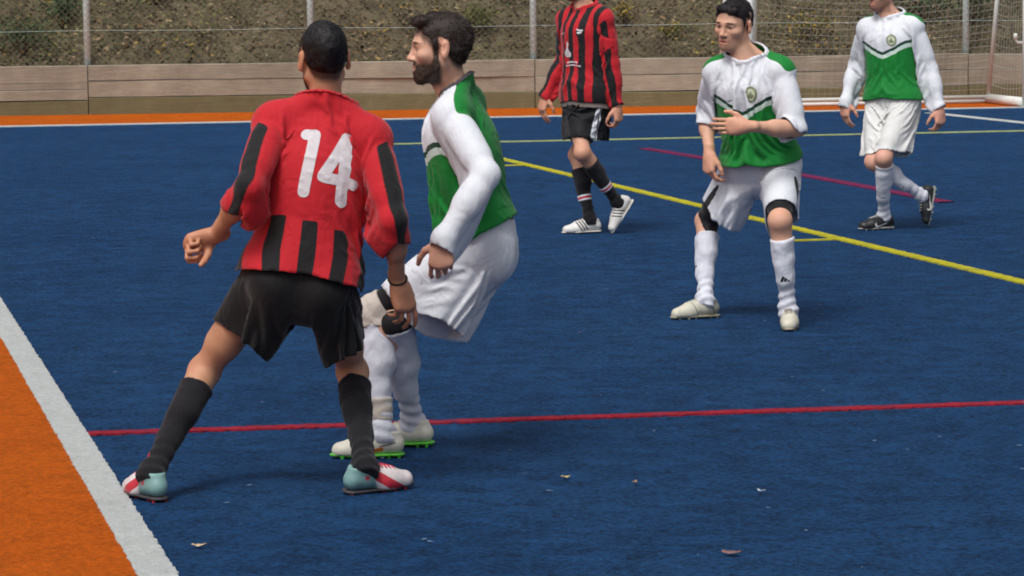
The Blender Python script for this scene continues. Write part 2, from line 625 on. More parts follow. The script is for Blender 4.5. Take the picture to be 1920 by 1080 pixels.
def knee_ik(h, a, L1, L2, px, fwd):
    u = a - h; d = np.linalg.norm(u); u = u / d
    if d > (L1 + L2) * 0.998:
        return h + u * d * L1 / (L1 + L2)
    x = (d * d + L1 * L1 - L2 * L2) / (2 * d); r = math.sqrt(max(L1 * L1 - x * x, 0))
    e1 = nrm(np.cross(u, [0.3, 0.9, 0.1])); e2 = np.cross(u, e1)
    best = None
    for k in range(240):
        t = k * 2 * math.pi / 240
        dv = math.cos(t) * e1 + math.sin(t) * e2
        p = h + u * x + r * dv
        cst = np.linalg.norm(project(p) - px) - 6.0 * (dv @ fwd)
        if best is None or cst < best[0]: best = (cst, p)
    return best[1]

PROP = dict(hip=.53, hipw=.053, neck=.832, shw=.092, shdrop=.022, uarm=.172, farm=.152, thigh=.245, shin=.243, head=.108)

def canon(H):
    J = {}
    P = PROP
    J['pelvis'] = np.array([0, 0, P['hip'] * H]); J['neck'] = np.array([0, 0, P['neck'] * H])
    for s, k in ((1, 'R'), (-1, 'L')):
        J['hip' + k] = np.array([s * P['hipw'] * H, 0, P['hip'] * H])
        td = nrm([s * 0.52, 0, -1])
        J['knee' + k] = J['hip' + k] + td * P['thigh'] * H
        J['ankle' + k] = J['knee' + k] + nrm([s * 0.42, 0, -1]) * P['shin'] * H
        J['sh' + k] = J['neck'] + np.array([s * P['shw'] * H, 0, -P['shdrop'] * H])
        ad = nrm([s * 0.72, 0, -0.70])
        J['el' + k] = J['sh' + k] + ad * P['uarm'] * H
        J['wr' + k] = J['el' + k] + ad * P['farm'] * H
    return J

class Person:
    def __init__(s, sp):
        s.sp = sp; H = s.H = sp['H']; s.g = H / 1.78; s.fat = sp.get('build', 1.0); s.barrel = sp.get('barrel', .158)
        P = PROP
        J = s.J = {}
        for k in 'LR':
            J['ankle' + k] = at_z(*sp['ankle' + k])
        D = (J['ankleL'][1] + J['ankleR'][1]) / 2 + sp.get('dy', 0)
        J['pelvis'] = at_y(*sp['pelvis'], D)
        J['neck'] = on_ray(J['pelvis'], (P['neck'] - P['hip']) * H, sp['neck'], sp.get('neck_s', 'n'))
        spine = nrm(J['neck'] - J['pelvis'])
        s.Rp = frame(sp['pr'], nrm(np.array(sp.get('pup', spine))))
        s.Rc = frame(sp['cr'], nrm(np.array(sp.get('cup', spine))))
        for sg, k in ((1, 'R'), (-1, 'L')):
            J['hip' + k] = J['pelvis'] + s.Rp[:, 0] * sg * P['hipw'] * H
            J['sh' + k] = J['neck'] + s.Rc @ np.array([sg * P['shw'] * H, 0, -P['shdrop'] * H]) + np.array(sp.get('shoff' + k, (0, 0, 0)))
            e, se = sp['el' + k]; w, swr = sp['wr' + k]
            J['el' + k] = on_ray(J['sh' + k], P['uarm'] * H, e, se)
            J['wr' + k] = on_ray(J['el' + k], P['farm'] * H, w, swr)
            J['knee' + k] = knee_ik(J['hip' + k], J['ankle' + k], P['thigh'] * H, P['shin'] * H, sp['knee' + k], s.Rp[:, 1])
        hd = sp['head']
        J['head'] = on_ray(J['neck'], P['head'] * H, hd['px'], hd.get('s', 'n'))
        fw = nrm(hd['fwd']); up = np.array(hd.get('up', (0, 0, 1.0)), float)
        rt = nrm(np.cross(fw, up)); s.Rh = np.stack([rt, fw, np.cross(rt, fw)], 1)
        C = s.C = canon(H)
        s.Rb = {'pelvis': s.Rp, 'chest': s.Rc}
        for k in 'LR':
            for b, par, a, e in (('ua', 'chest', 'sh', 'el'), ('fa', 'ua', 'el', 'wr'), ('th', 'pelvis', 'hip', 'knee')):
                Rpar = s.Rb[par if par in ('chest', 'pelvis') else par + k]
                s.Rb[b + k] = swing(Rpar @ (C[e + k] - C[a + k]), J[e + k] - J[a + k]) @ Rpar
        if sp.get('debug'):
            print(sp['name'], {k: tuple(np.round(v, 2)) for k, v in J.items()})
            for k in 'LR':
                print('  ', k, 'leg', round(np.linalg.norm(J['knee' + k] - J['hip' + k]) / (P['thigh'] * H), 2), round(np.linalg.norm(J['ankle' + k] - J['knee' + k]) / (P['shin'] * H), 2),
                      'px: hip', project(J['hip' + k]).round(), 'knee', project(J['knee' + k]).round(), 'sh', project(J['sh' + k]).round(), 'el', project(J['el' + k]).round(), 'wr', project(J['wr' + k]).round(), 'head', project(J['head']).round())
        base = (J['ankleL'] + J['ankleR']) / 2
        s.root = empty('person', (base[0], base[1], 0))
        tag(s.root, sp['label'], 'person')

    # --- anatomy
    def torso(s, F, off=0.0, J=None, Rp=None, Rc=None):
        J = J or s.J; Rp = s.Rp if Rp is None else Rp; Rc = s.Rc if Rc is None else Rc
        g = s.g; w = s.fat; o = off
        p, n = J['pelvis'], J['neck']
        Rm = frame(Rp[:, 0] + Rc[:, 0], Rp[:, 2] + Rc[:, 2])
        F.ell(p + Rp @ [0, 0, .035 * g], Rp, np.array([.168 * w, .115 * w, .125]) * g + o, .04)
        for sg in (-1, 1):
            F.ell(p + Rp @ np.array([sg * .075, -.05, -.035]) * g, Rp, np.array([.085, .085, .095]) * g + o, .04)
        F.ell(p + (n - p) * .42, Rm, np.array([.148 * w, .102 * w, .16]) * g + o, .06)
        F.ell(n + Rc @ np.array([0, .0, -.20]) * g, Rc, np.array([.165 * w, .115 * w, .185]) * g + o, .05)
        F.ell(n + Rc @ np.array([0, .03, -.13]) * g, Rc, np.array([.15, .09, .09]) * g + o, .05)
        F.cap(J['shL'] + Rc @ [.03, 0, -.01], J['shR'] + Rc @ [-.03, 0, -.01], .058 * g + o, .058 * g + o, .04)
        for k, sg in (('L', -1), ('R', 1)):
            F.ell(J['sh' + k] + Rc @ np.array([sg * .004, 0, -.012]) * g, Rc, np.array([.058, .058, .065]) * g + o, .035)
            F.cap(J['sh' + k] + Rc @ np.array([-sg * .03, -.015, .02]) * g, n + Rc @ np.array([sg * .03, -.02, .055]) * g, .034 * g + o, .03 * g + o, .04)
        return F
    def arm(s, F, k, off=0.0, J=None, offf=None):
        J = J or s.J; g = s.g * (0.5 + 0.5 * s.fat) * .90; o = off; f = off if offf is None else offf
        a, e, w = J['sh' + k], J['el' + k], J['wr' + k]
        F.cap(a, e, .052 * g + o, .039 * g + o, .03)
        F.cap(a + (e - a) * .35, a + (e - a) * .7, .047 * g + o, .045 * g + o, .03)
        F.cap(e, e + (w - e) * .45, .040 * g + f, .041 * g + f, .025)
        F.cap(e + (w - e) * .3, w, .040 * g + f, .0265 * g + f * .5, .03)
        return F
    def leg(s, F, k, off=0.0, J=None, low=True, cover=False):
        J = J or s.J; g = s.g * (0.4 + 0.6 * s.fat) * .90; o = off; t = off - .014 if cover else off
        h, kn, an = J['hip' + k], J['knee' + k], J['ankle' + k]
        F.cap(h, kn, .092 * g + t, .054 * g + o, .04)
        F.cap(h + (kn - h) * .25, h + (kn - h) * .7, .084 * g + t, .068 * g + o, .03)
        if low:
            ax = nrm(an - kn)
            bk = -s.Rp[:, 1]
            q = (h - kn) - ax * ((h - kn) @ ax)          # the hollow of the knee lies towards the hip's side
            nq = np.linalg.norm(q)
            if nq > 0.04: bk = q / nq
            else: bk = nrm(bk - ax * (bk @ ax))
            s.sp.setdefault('calfdir', {})[k] = bk
            F.ell(kn - bk * .006, None, np.array([.056] * 3) * g + o, .03)
            F.ell(kn - bk * .03 * g + ax * -.0, None, np.array([.03] * 3) * g + o, .03)
            F.cap(kn, an, .050 * g + o, .034 * g + o, .03)
            F.cap(kn + (an - kn) * .16 + bk * .016, kn + (an - kn) * .42 + bk * .02, .047 * g + o, .045 * g + o, .04)
            F.ell(an, None, np.array([.033, .033, .036]) * g + o, .03)
        return F
    def hand(s, F, k):
        sp = s.sp['hand' + k]; J = s.J; g = s.g
        W = J['wr' + k]; d = nrm(sp['dir']); n = np.array(sp['palm'], float); n = nrm(n - d * (n @ d))
        t = np.cross(d, n) * (1 if k == 'R' else -1)      # thumb side
        F.cap(W - d * .03, W + d * .03, .026 * g, .026 * g, .02)
        roots = [(.032, .088), (.011, .094), (-.010, .089), (-.029, .080)]
        lens = [(.045, .027, .021), (.050, .031, .022), (.046, .029, .022), (.036, .022, .019)]
        cu = sp.get('curl', (25, 35, 20)); spread = sp.get('spread', 4)
        for i, ((su, fu), ln) in enumerate(zip(roots, lens)):
            r0 = W + (d * fu + t * su) * g
            F.cap(W + (d * .02 + t * su * .55) * g, r0, .017 * g, .0125 * g, .018)
        F.ell(W + (d * .055 + n * .004) * g, np.stack([t, d, n], 1), np.array([.040, .048, .019]) * g, .015)
        s.nails = getattr(s, 'nails', [])
        for i, ((su, fu), ln) in enumerate(zip(roots, lens)):
            p = W + (d * fu + t * su) * g
            dd = nrm(d + t * math.tan(math.radians(spread * (1.5 - i))))
            ang = 0
            cc = cu[i] if isinstance(cu[0], (tuple, list)) else cu
            for j in range(3):
                ang += math.radians(cc[j] * (1 + 0.06 * (i - 1)))
                v = dd * math.cos(ang) + n * math.sin(ang)
                q = p + v * ln[j] * g
                r1 = (.0088, .0080, .0073, .0066)[j] * g * (0.88 if i == 3 else 1); r2 = (.0080, .0073, .0062)[j] * g * (0.88 if i == 3 else 1)
                F.cap(p, q, r1, r2, .003 if j else .005)
                p = q
        th = sp.get('thumb', (.6, .65, .45))
        p = W + (d * .022 + t * .024 + n * .006) * g
        v1 = nrm(d * th[0] + t * th[1] + n * th[2])
        q = p + v1 * .045 * g; F.cap(p, q, .016 * g, .0125 * g, .016)
        v2 = nrm(v1 + d * sp.get('thumb2', .35) + n * .15 - t * .25); r = q + v2 * .033 * g; F.cap(q, r, .0118 * g, .0105 * g, .005)
        v3 = nrm(v2 + d * .2 - t * .3 + n * .15); F.cap(r, r + v3 * .024 * g, .0105 * g, .0085 * g, .004)
        return F
    def hl(s, *p): return s.J['head'] + s.Rh @ (np.array(p) * s.g)
    def headf(s, F):
        g = s.g; R = s.Rh; hl = s.hl
        def E(c, r, k=.02, m='u'): F.ell(hl(*c), R, np.array(r) * g, k * g, m)
        def K(a, b, ra, rb, k=.02, m='u'): F.cap(hl(*a), hl(*b), ra * g, rb * g, k * g, m)
        F.cap(s.J['neck'] + s.Rc @ np.array([0, .010, .022]), hl(0, -.022, -.05), .052 * g, .049 * g, .03)
        F.cap(s.J['neck'] + s.Rc @ np.array([0, .018, .0]), hl(0, .02, -.085), .032 * g, .034 * g, .04)
        E((0, -.018, .033), (.074, .094, .080), .03)
        E((0, .028, .0), (.066, .060, .075), .03)
        E((0, .040, -.055), (.050, .045, .058), .03)
        for q in (-1, 1):
            K((q * .050, .0, -.058), (q * .018, .068, -.098), .018, .017, .03)
            E((q * .046, .052, -.024), (.022, .026, .018), .02)
            K((q * .012, .083, .018), (q * .043, .068, .017), .010, .009, .016)
        E((0, .080, -.098), (.019, .016, .016), .02)
        E((0, .076, -.068), (.026, .020, .026), .02)
        for q in (-1, 1):
            E((q * .031, .094, .000), (.017, .017, .011), .012, 's')
            E((q * .031, .0705, .000), (.0135, .0135, .0125), .004)
            K((q * .020, .0815, .0062), (q * .042, .0765, .004), .0038, .0034, .005)      # upper lids
        K((0, .083, .012), (0, .103, -.030), .0075, .0100, .012)
        E((0, .106, -.034), (.0105, .0105, .0095), .008)
        for q in (-1, 1):
            E((q * .0115, .0935, -.038), (.0085, .0110, .0080), .007)
            E((q * .0065, .0985, -.0455), (.0040, .0050, .0035), .003, 's')
        op = s.sp['head'].get('open', 0.0)
        E((0, .0905, -.0625), (.0215, .0085, .0058), .006)
        E((0, .0890, -.0735 - op), (.0190, .0085, .0066), .006)
        E((0, .0975, -.0680 - op * .5), (.0220, .0080, .0016 + op * .5), .003, 's')
        for q in (-1, 1):
            Re = R @ np.array(Matrix.Rotation(math.radians(-q * 20), 3, 'Z') @ Matrix.Rotation(math.radians(12), 3, 'X'))
            F.ell(hl(q * .0815, -.016, -.008), Re, np.array([.0075, .0175, .031]) * g, .010 * g)
            F.ell(hl(q * .0900, -.010, -.004), Re, np.array([.0070, .0095, .0175]) * g, .006 * g, 's')
            F.ell(hl(q * .0785, -.012, -.034), Re, np.array([.007, .009, .010]) * g, .008 * g)
        return F
    def body(s, h=0.0040):
        F = Field()
        # what the clothes cover is drawn in a little, so that skin never shows through cloth
        s.torso(F, -.016)
        for k in 'LR':
            s.leg(F, k, cover=True); s.arm(F, k, -.010, None, -.013 if s.sp.get('longsleeve') else 0.0)
        Fh = s.headf(Field())
        F.ops += Fh.ops
        for k in 'LR':
            Hd = Field(); s.hand(Hd, k)
            sub = lambda P, Hd=Hd: Hd.eval(P)
            c = s.J['wr' + k] + nrm(s.sp['hand' + k]['dir']) * .09
            F.ops.append((sub, c, .17 * s.g, .012, 'u'))
        V, Q = polygonize(F, h)
        hc = (V - s.J['head']) @ s.Rh / s.g
        hd = s.sp['head']
        x, y, z = hc.T
        stub = sstep(-.035, -.062, z - .25 * np.maximum(.045 - y, 0) * 1.0) * sstep(-.012, .012, y) * sstep(-.155, -.118, z)
        stub = np.maximum(stub, sstep(.03, .012, np.hypot((z + .052) * 1.6, np.abs(x) * .62)) * (y > .06))
        stub *= 1 - sstep(.013, .009, np.hypot((z + .068) * 1.0, x * .45)) * (y > .06)
        burn = sstep(.012, .004, np.abs(y - .018)) * sstep(.03, .0, z) * sstep(-.09, -.06, z) * (np.abs(x) > .05)
        stub = np.maximum(stub, burn)
        hl_ = s.hairline(hd.get('nape', -.062))(V) / s.g
        stub = np.maximum(stub, .85 * sstep(.024, .002, hl_) * (z > -.09) * (hl_ > -.05) * (np.abs(x) < .0735))      # cropped hair fading out below the hairline
        far = np.linalg.norm(hc, axis=1) > .19
        stub[far] = 0
        # nails, knees, knuckles read as a slightly redder tint
        red = np.zeros(len(V))
        for k in 'LR':
            red = np.maximum(red, sstep(.21, .08, np.linalg.norm(V - s.J['wr' + k] - nrm(s.sp['hand' + k]['dir']) * .12, axis=1)))
            red = np.maximum(red, .8 * sstep(.09, .03, np.linalg.norm(V - s.J['knee' + k], axis=1)))
        ear = sstep(.066, .076, np.abs(x)) * (np.abs(z + .01) < .05) * (np.abs(y + .012) < .04)
        red = np.maximum(red, np.where(far, 0, np.maximum(ear, .9 * sstep(.022, .008, np.linalg.norm(hc - [0, .105, -.035], axis=1)))))
        o = add_mesh('body', V, Q, skin_mat(hd.get('tone', (190, 138, 108)), hd.get('stub', 0.0), hd.get('haircol', (30, 24, 22))), s.root,
                     attrs={'hc': hc, 'stub': stub, 'red': red})
        return o

    # --- hair
    def hair(s, name, fieldfn, col, n=5000, ln=(.008, .02), grow=(0, -.5, -.4), h=0.0042, seed=1, wid=.0011, parent=None):
        F = fieldfn()
        V, Q = polygonize(F, h * s.g)
        V = smooth_mesh(V, Q, 1, 0.4)
        N = vnormals(V, Q)
        rg = np.random.default_rng(seed)
        A = np.linalg.norm(np.cross(V[Q[:, 2]] - V[Q[:, 0]], V[Q[:, 3]] - V[Q[:, 1]]), axis=1)
        fi = rg.choice(len(Q), n, p=A / A.sum())
        w = rg.dirichlet([1, 1, 1, 1], n)
        P = np.einsum('ij,ijk->ik', w, V[Q[fi]]); Nn = np.einsum('ij,ijk->ik', w, N[Q[fi]])
        gd = s.Rh @ np.array(grow)
        D = Nn * .32 + gd + rg.normal(0, .16, (n, 3)) + .30 * np.stack([vnoise(P, 45, i) for i in (3, 4, 5)], 1)
        D -= Nn * np.minimum(np.einsum('ij,ij->i', D, Nn) - .12, 0)[:, None]
        D /= np.linalg.norm(D, axis=1, keepdims=True)
        L = rg.uniform(ln[0], ln[1], n)[:, None] * s.g
        S = np.cross(D, Nn); S /= np.linalg.norm(S, axis=1, keepdims=True) + 1e-9
        P0 = P - Nn * .003
        m = P0 + D * L * .55 + Nn * .001; tip = P0 + D * L - Nn * L * .10
        ww = wid * s.g
        nv = len(V)
        SV = np.stack([P0 - S * ww, P0 + S * ww, m + S * ww * .8, m - S * ww * .8, tip], 1).reshape(-1, 3)
        b = nv + np.arange(n) * 5
        f4 = np.stack([b, b + 1, b + 2, b + 3], 1).tolist(); f3 = np.stack([b + 3, b + 2, b + 4], 1).tolist()
        o = add_mesh(name, np.concatenate([V, SV]), Q.tolist() + f4 + f3, hair_mat(col), s.root)
        return o
    def hairline(s, nape=-.062, front=.064, burn=-.012):
        yy = np.array([-.14, -.06, -.042, -.028, -.012, .004, .010, .024, .030, .042, .055, .068, .12])
        zz = np.array([nape - .004, nape, nape + .012, -.02, .020, .027, burn, burn, .018, .036, front - .018, front, front + .004])
        def fn(P):
            q = (P - s.J['head']) @ s.Rh / s.g
            e = np.interp(q[:, 1], yy, zz) + np.maximum(np.abs(q[:, 0]) - .045, 0) * -.25 * (q[:, 1] > .05)
            return (e - q[:, 2]) * .7 * s.g
        return fn
    def scalp(s, thick=.010, side=.6, top=.0, quiff=None, nape=-.062, front=.064, lump=.004, freq=55, fade=.6, seed=0, burn=-.012):
        F = Field(); g = s.g; R = s.Rh; hl = s.hl
        F.ell(hl(0, -.018, .033), R, (np.array([.074, .094, .080]) + thick * np.array([side, 1, 1])) * g, .02 * g)
        F.ell(hl(0, .020, .010), R, (np.array([.067, .064, .072]) + thick * .6) * g, .02 * g)
        F.ell(hl(0, -.034, -.02), R, (np.array([.058, .062, .062]) + thick * .4) * g, .02 * g)
        if top: F.ell(hl(0, .0, .068), R, np.array([.064, .080, .042 + top]) * g, .02 * g)
        if quiff:
            for a, b, r1, r2 in quiff: F.cap(hl(*a), hl(*b), r1 * g, r2 * g, .015 * g)
        line = s.hairline(nape, front, burn)
        def post(P, d):
            q = (P - s.J['head']) @ s.Rh / g
            n1 = vnoise(q * np.array([1, .6, 1]), freq, seed) * lump + vnoise(q * np.array([1, .5, 1]), freq * 2.3, seed + 1) * lump * .6
            thin = sstep(-.01, -.07, q[:, 2]) * thick * fade         # cropped towards the nape
            e = line(P) + n1 * 1.2 * g
            d = d + (n1 + thin + (thick * .55 + .001) * sstep(-.014, .0, e / g)) * g      # dives under the skin at the hairline
            k = .006
            hh = np.maximum(k - np.abs(d - e), 0) / k
            return np.maximum(d, e) + hh * hh * k * .25
        F.post = post
        return F
    def beardf(s, thick=.008, seed=3):
        F = Field(); g = s.g; R = s.Rh; hl = s.hl; t = thick
        F.ell(hl(0, .040, -.055), R, (np.array([.050, .045, .058]) + t) * g, .02 * g)
        for q in (-1, 1):
            F.cap(hl(q * .052, .004, -.05), hl(q * .018, .068, -.100), (.018 + t) * g, (.018 + t) * g, .03 * g)
            F.cap(hl(q * .055, .016, -.015), hl(q * .052, .012, -.06), (.013 + t) * g, (.016 + t) * g, .02 * g)
            F.cap(hl(q * .010, .086, -.054), hl(q * .026, .074, -.070), (.0075 + t * .3) * g, .009 * g, .01 * g)
        F.ell(hl(0, .080, -.100), R, (np.array([.019, .016, .018]) + t) * g, .02 * g)
        def post(P, d):
            q = (P - s.J['head']) @ s.Rh / g
            x, y, z = q.T
            n1 = vnoise(q, 90, seed) * .0025
            lim = np.interp(y, [-.02, .010, .022, .03, .045, .065, .08, .12], [-.02, .012, .0, -.034, -.056, -.049, -.047, -.047])
            e = z - lim
            mouth = .0125 - np.hypot((z + .0685) * 1.0, x * .50) * 1.0
            mouth = np.where(y > .06, mouth, -1)
            bk = -(y - .006) * 1.0
            un = (-.128 - z)
            e = np.maximum(np.maximum(e, bk), np.maximum(mouth, un))
            return np.maximum(d + n1 * g, (e + n1) * .8 * g)
        F.post = post
        return F

    # --- tubes that follow a leg: socks, undershorts, knee tape
    def legtube(s, name, k, off, top, bottom, mat, parent=None, h=0.006, wrinkle=0.0, guard=0.0, wr_zone=None, seg='shin', attrs=None, flare=None, seed=0, shin_end=None):
        J = s.J
        a, b = (J['knee' + k], J['ankle' + k]) if seg == 'shin' else (J['hip' + k], J['knee' + k])
        ax = nrm(b - a); L = np.linalg.norm(b - a)
        F = Field(); s.leg(F, k, off)
        if guard and seg == 'shin':
            fd = -s.sp['calfdir'][k]
            F.cap(a + (b - a) * .25 + fd * .018, a + (b - a) * .66 + fd * .016, .034 * s.g + off + guard, .030 * s.g + off + guard, .015)
        if seg == 'shin': F.cap(b, b + ax * .06, .034 * s.g + off, .032 * s.g + off, .03)
        F.half(a + (b - a) * top, -ax, .003)
        if shin_end is None: F.half(a + (b - a) * bottom, ax, .003)
        else:
            sx = nrm(J['ankle' + k] - J['knee' + k]); F.half(J['knee' + k] + (J['ankle' + k] - J['knee' + k]) * shin_end, sx, .003)
        bk = nrm(np.cross(ax, [0, 1, 0.2])); bk2 = np.cross(ax, bk)
        def post(P, d):
            t = (P - a) @ ax / L
            ph = (P - a) @ bk * 22
            ph2 = (P - a) @ bk2 * 18
            o = wrinkle * (np.sin(t * 62 + 2.2 * np.sin(ph + seed) + ph2) * sstep(wr_zone[0], wr_zone[1], t) + .35 * np.sin(t * 31 + ph)) if wrinkle else 0
            if wrinkle: o = o + wrinkle * vnoise(P, 30, seed)
            rim = .0022 * sstep(.03, .012, np.abs(t - top - .012))
            return d - o - rim
        F.post = post
        lo = np.minimum(a + (b - a) * top, a + (b - a) * bottom) - .12; hi = np.maximum(a + (b - a) * top, a + (b - a) * bottom) + .12
        V, Q = polygonize(F, h, lo=lo, hi=hi)
        # keep only this leg's own tube
        t = (V - a) @ ax / L
        at = {'along': t}
        fd = s.sp['calfdir'][k]
        at['lx'] = (V - a) @ nrm(np.cross(ax, fd)); at['ly'] = (V - a) @ -fd
        if attrs: at.update(attrs(V, t, at['lx'], at['ly'], L))
        return add_mesh(name, V, Q, mat, parent or s.root, attrs=at)

    # --- shoes
    def shoe(s, k, fwd, up, mats, pattern=None, lace=None, roll=0.0, studs=True):
        J = s.J; g = s.g
        fwd = nrm(fwd); up = nrm(np.array(up) - fwd * (np.array(up) @ fwd)); rt = np.cross(fwd, up)
        R = np.stack([rt, fwd, up], 1)
        o = J['ankle' + k] - up * .088 * g
        def L(x, y, z): return o + R @ (np.array([x, y, z]) * g)
        sg = 1 if k == 'R' else -1      # outer side
        F = Field()
        def K(a, b, ra, rb, kk=.02): F.cap(L(*a), L(*b), ra * g * .93, rb * g * .93, kk * g)
        K((0, -.044, .046), (0, .0, .05), .033, .036)
        K((0, .0, .055), (sg * .002, .09, .040), .036, .035)
        K((-sg * .006, .085, .034), (-sg * .012, .155, .028), .036, .027, .03)
        K((sg * .012, .07, .032), (sg * .006, .145, .027), .034, .026, .03)
        K((0, -.036, .060), (0, -.024, .094), .031, .039, .02)
        K((0, .005, .078), (0, .085, .052), .030, .027, .02)
        F.half(L(0, 0, .0135), -up, .004 * g)
        F.half(L(0, -.02, .100), nrm(up * .95 - fwd * .15), .006 * g)
        V, Q = polygonize(F, .0045)
        lc = (V - o) @ R / g
        lc[:, 0] *= sg                  # x > 0 is the outer side
        at = {'lc': lc}
        if pattern: at.update(pattern(lc))
        so = add_mesh('shoe', V, Q, mats['upper'], s.root, attrs=at)
        S = Field()
        S.cap(L(0, -.045, .012), L(0, .02, .012), .033 * g, .031 * g, .02)
        S.cap(L(0, .0, .012), L(sg * .004, .08, .012), .031 * g, .037 * g, .02)
        S.cap(L(sg * .004, .08, .012), L(-sg * .006, .164, .016), .039 * g, .026 * g, .02)
        S.half(L(0, 0, .0185), up, .003); S.half(L(0, 0, .009), -up, .003)
        SV, SQ = polygonize(S, .0045)
        add_mesh('sole', SV, SQ, mats['sole'], so)
        if studs:
            mb = MB()
            for x, y in ((.022, -.055), (-.022, -.055), (.022, -.02), (-.022, -.02), (.028, .06), (-.026, .06), (.030, .10), (-.030, .10), (.018, .145), (-.022, .145), (0, .12)):
                mb.tube([L(x, y, .011), L(x, y, .0)], [.0075 * g, .0055 * g], 6)
            tag(mb.build('studs', mats.get('studs', mats['sole']), so), kind='stuff')
        mb = MB()
        for i in range(5):
            y = .030 + i * .016; z = .1075 - (y - .005) * .318 + .0015
            mb.tube([L(-.020, y, z - .010), L(-.010, y + .004, z - .0005), L(.010, y + .006, z - .0005), L(.020, y + .010, z - .010)], .0028 * g, 5)
        z = .106
        mb.tube([L(0, .022, z - .004), L(.020, .030, z + .010), L(.032, .026, z - .004)], .003 * g, 5)
        mb.tube([L(0, .022, z - .004), L(-.018, .032, z + .012), L(-.030, .020, z - .002)], .003 * g, 5)
        if s.sp.get('tall_lace') == k:
            mb.tube([L(0, .022, z - .004), L(.004, .018, z + .022), L(.010, .030, z + .045), L(.002, .034, z + .020), L(0, .024, z)], .0034 * g, 5)
        tag(mb.build('laces', lace or mats['upper'], so, smooth=True), kind='stuff')
        return so

    # --- garments: shaped in a neutral stance, posed with the skeleton, then let hang over the body
    def skin_pose(s, P, W):
        out = np.zeros_like(P)
        org = {'pelvis': 'pelvis', 'chest': 'neck', 'uaL': 'shL', 'uaR': 'shR', 'faL': 'elL', 'faR': 'elR', 'thL': 'hipL', 'thR': 'hipR'}
        for b, w in W.items():
            if w is None: continue
            c, j = s.C[org[b]], s.J[org[b]]
            out += w[:, None] * ((P - c) @ s.Rb[b].T + j)
        return out
    def grids(s):
        if hasattr(s, '_gr'): return s._gr
        A = Field(); s.torso(A)
        Rm = frame(s.Rp[:, 0] + s.Rc[:, 0], s.Rp[:, 2] + s.Rc[:, 2])
        A.ecap(s.J['neck'] + s.Rc @ np.array([0, 0, -.22]), s.J['pelvis'] + s.Rp @ np.array([0, 0, .02]), s.barrel * s.g * s.fat, s.barrel * s.g * s.fat, Rm, .70, .05)
        for k in 'LR': s.leg(A, k)
        B = Field()
        for k in 'LR':
            s.arm(B, k)
            B.cap(s.J['wr' + k], s.J['wr' + k] + nrm(s.sp['hand' + k]['dir']) * .10, .035, .03, .02)
        lo = np.min(list(s.J.values()), axis=0) - .25; hi = np.max(list(s.J.values()), axis=0) + .2
        lo[2] = min(s.J['kneeL'][2], s.J['kneeR'][2]) - .18; hi[2] = s.J['neck'][2] + .12
        s._gr = (GridField(A, lo, hi, .014), GridField(B, lo, hi, .014))
        return s._gr
    def shirt(s, o, mat, h=0.0098, steps=44, iters=8):
        C = s.C; g = s.g; w = s.fat; I3 = np.eye(3)
        ls = o.get('loose', .02)
        hemz = C['pelvis'][2] + o.get('hem', -.08)
        T = Field()
        T.ecap(C['neck'] + [0, 0, -.19 * g], [0, 0, C['pelvis'][2] - .16], (.172 * w * g + ls), (.170 * w * g + ls * 1.1), I3, .70, .05)
        s.torso(T, .012, C, I3, I3)
        T.cap(C['neck'] + [0, -.008, -.06], C['neck'] + [0, .008, .14], .066 * g, .066 * g, .03)
        S = {}
        for k in 'LR':
            S[k] = Field()
            a, e, wr = C['sh' + k], C['el' + k], C['wr' + k]
            so = o.get('sleeve', .014)
            S[k].cap(a, e, .053 * g + so * .5, .044 * g + so, .03)
            S[k].cap(e, wr + (wr - e) * .2, .044 * g + so, .031 * g + so * .9, .03)
        U = Field(); U.ops = list(T.ops)
        for k in 'LR': U.ops += S[k].ops
        # the union of torso and sleeves wants one smooth armpit
        V, Q = polygonize(U, h)
        na = nrm([0, .50, 1]); nk0 = C['neck'] + [0, 0, o.get('collar_z', .048) * g]
        def collar(P):
            q = P - nk0
            return np.where(np.hypot(q[:, 0], q[:, 1]) < .20 * g, q @ na, -1)
        funcs = [lambda P: hemz - P[:, 2] + o.get('hemtail', 0) * (P[:, 1]) , collar]
        for k in 'LR':
            f = o['cuff' + k]
            e, wr = C['el' + k], C['wr' + k]
            ax = nrm(wr - e); pt = e + (wr - e) * f
            funcs.append(lambda P, ax=ax, pt=pt, sx=(1 if k == 'R' else -1): np.where(P[:, 0] * sx > .29, (P - pt) @ ax, -1))
        V, Q, rims = cut_mesh(V, Q, funcs)
        dT = T.eval(V)
        W = {}
        z = V[:, 2]
        ch = sstep(C['pelvis'][2] + .02, C['pelvis'][2] + .34, z)
        arms = np.zeros(len(V))
        dist_arm = np.full(len(V), -1.0)
        for k in 'LR':
            a, e, wr = C['sh' + k], C['el' + k], C['wr' + k]
            ax = nrm(e - a)
            wa = sstep(-.035, .03, dT - S[k].eval(V)) * sstep(-.05, .05, (V - a) @ ax)
            wf = sstep(-.045, .045, (V - e) @ ax)
            W['ua' + k] = wa * (1 - wf); W['fa' + k] = wa * wf
            arms += wa
            dist_arm = np.where(wa > .5, (V - a) @ ax, dist_arm)
        arms = np.minimum(arms, 1)
        W['chest'] = (1 - arms) * ch; W['pelvis'] = (1 - arms) * (1 - ch)
        X = s.skin_pose(V, W)
        gT, gA = s.grids()
        stretch = np.where(arms > .5, o.get('sl_stretch', 1.04), o.get('stretch', 1.02))
        pin = rims[1]
        ring = sstep(.03, .0, np.abs(collar(V)))
        offT = np.where(z > C['neck'][2] - .08, .008, o.get('air', .008)) + .008 * arms + .018 * sstep(C['pelvis'][2] + .20, C['pelvis'][2] + .08, z) * (arms < .5)
        limits = []
        for i, k in enumerate('LR'):
            if o.get('grip', True): limits.append((rims[2 + i], gA, o.get('gripd', .012)))
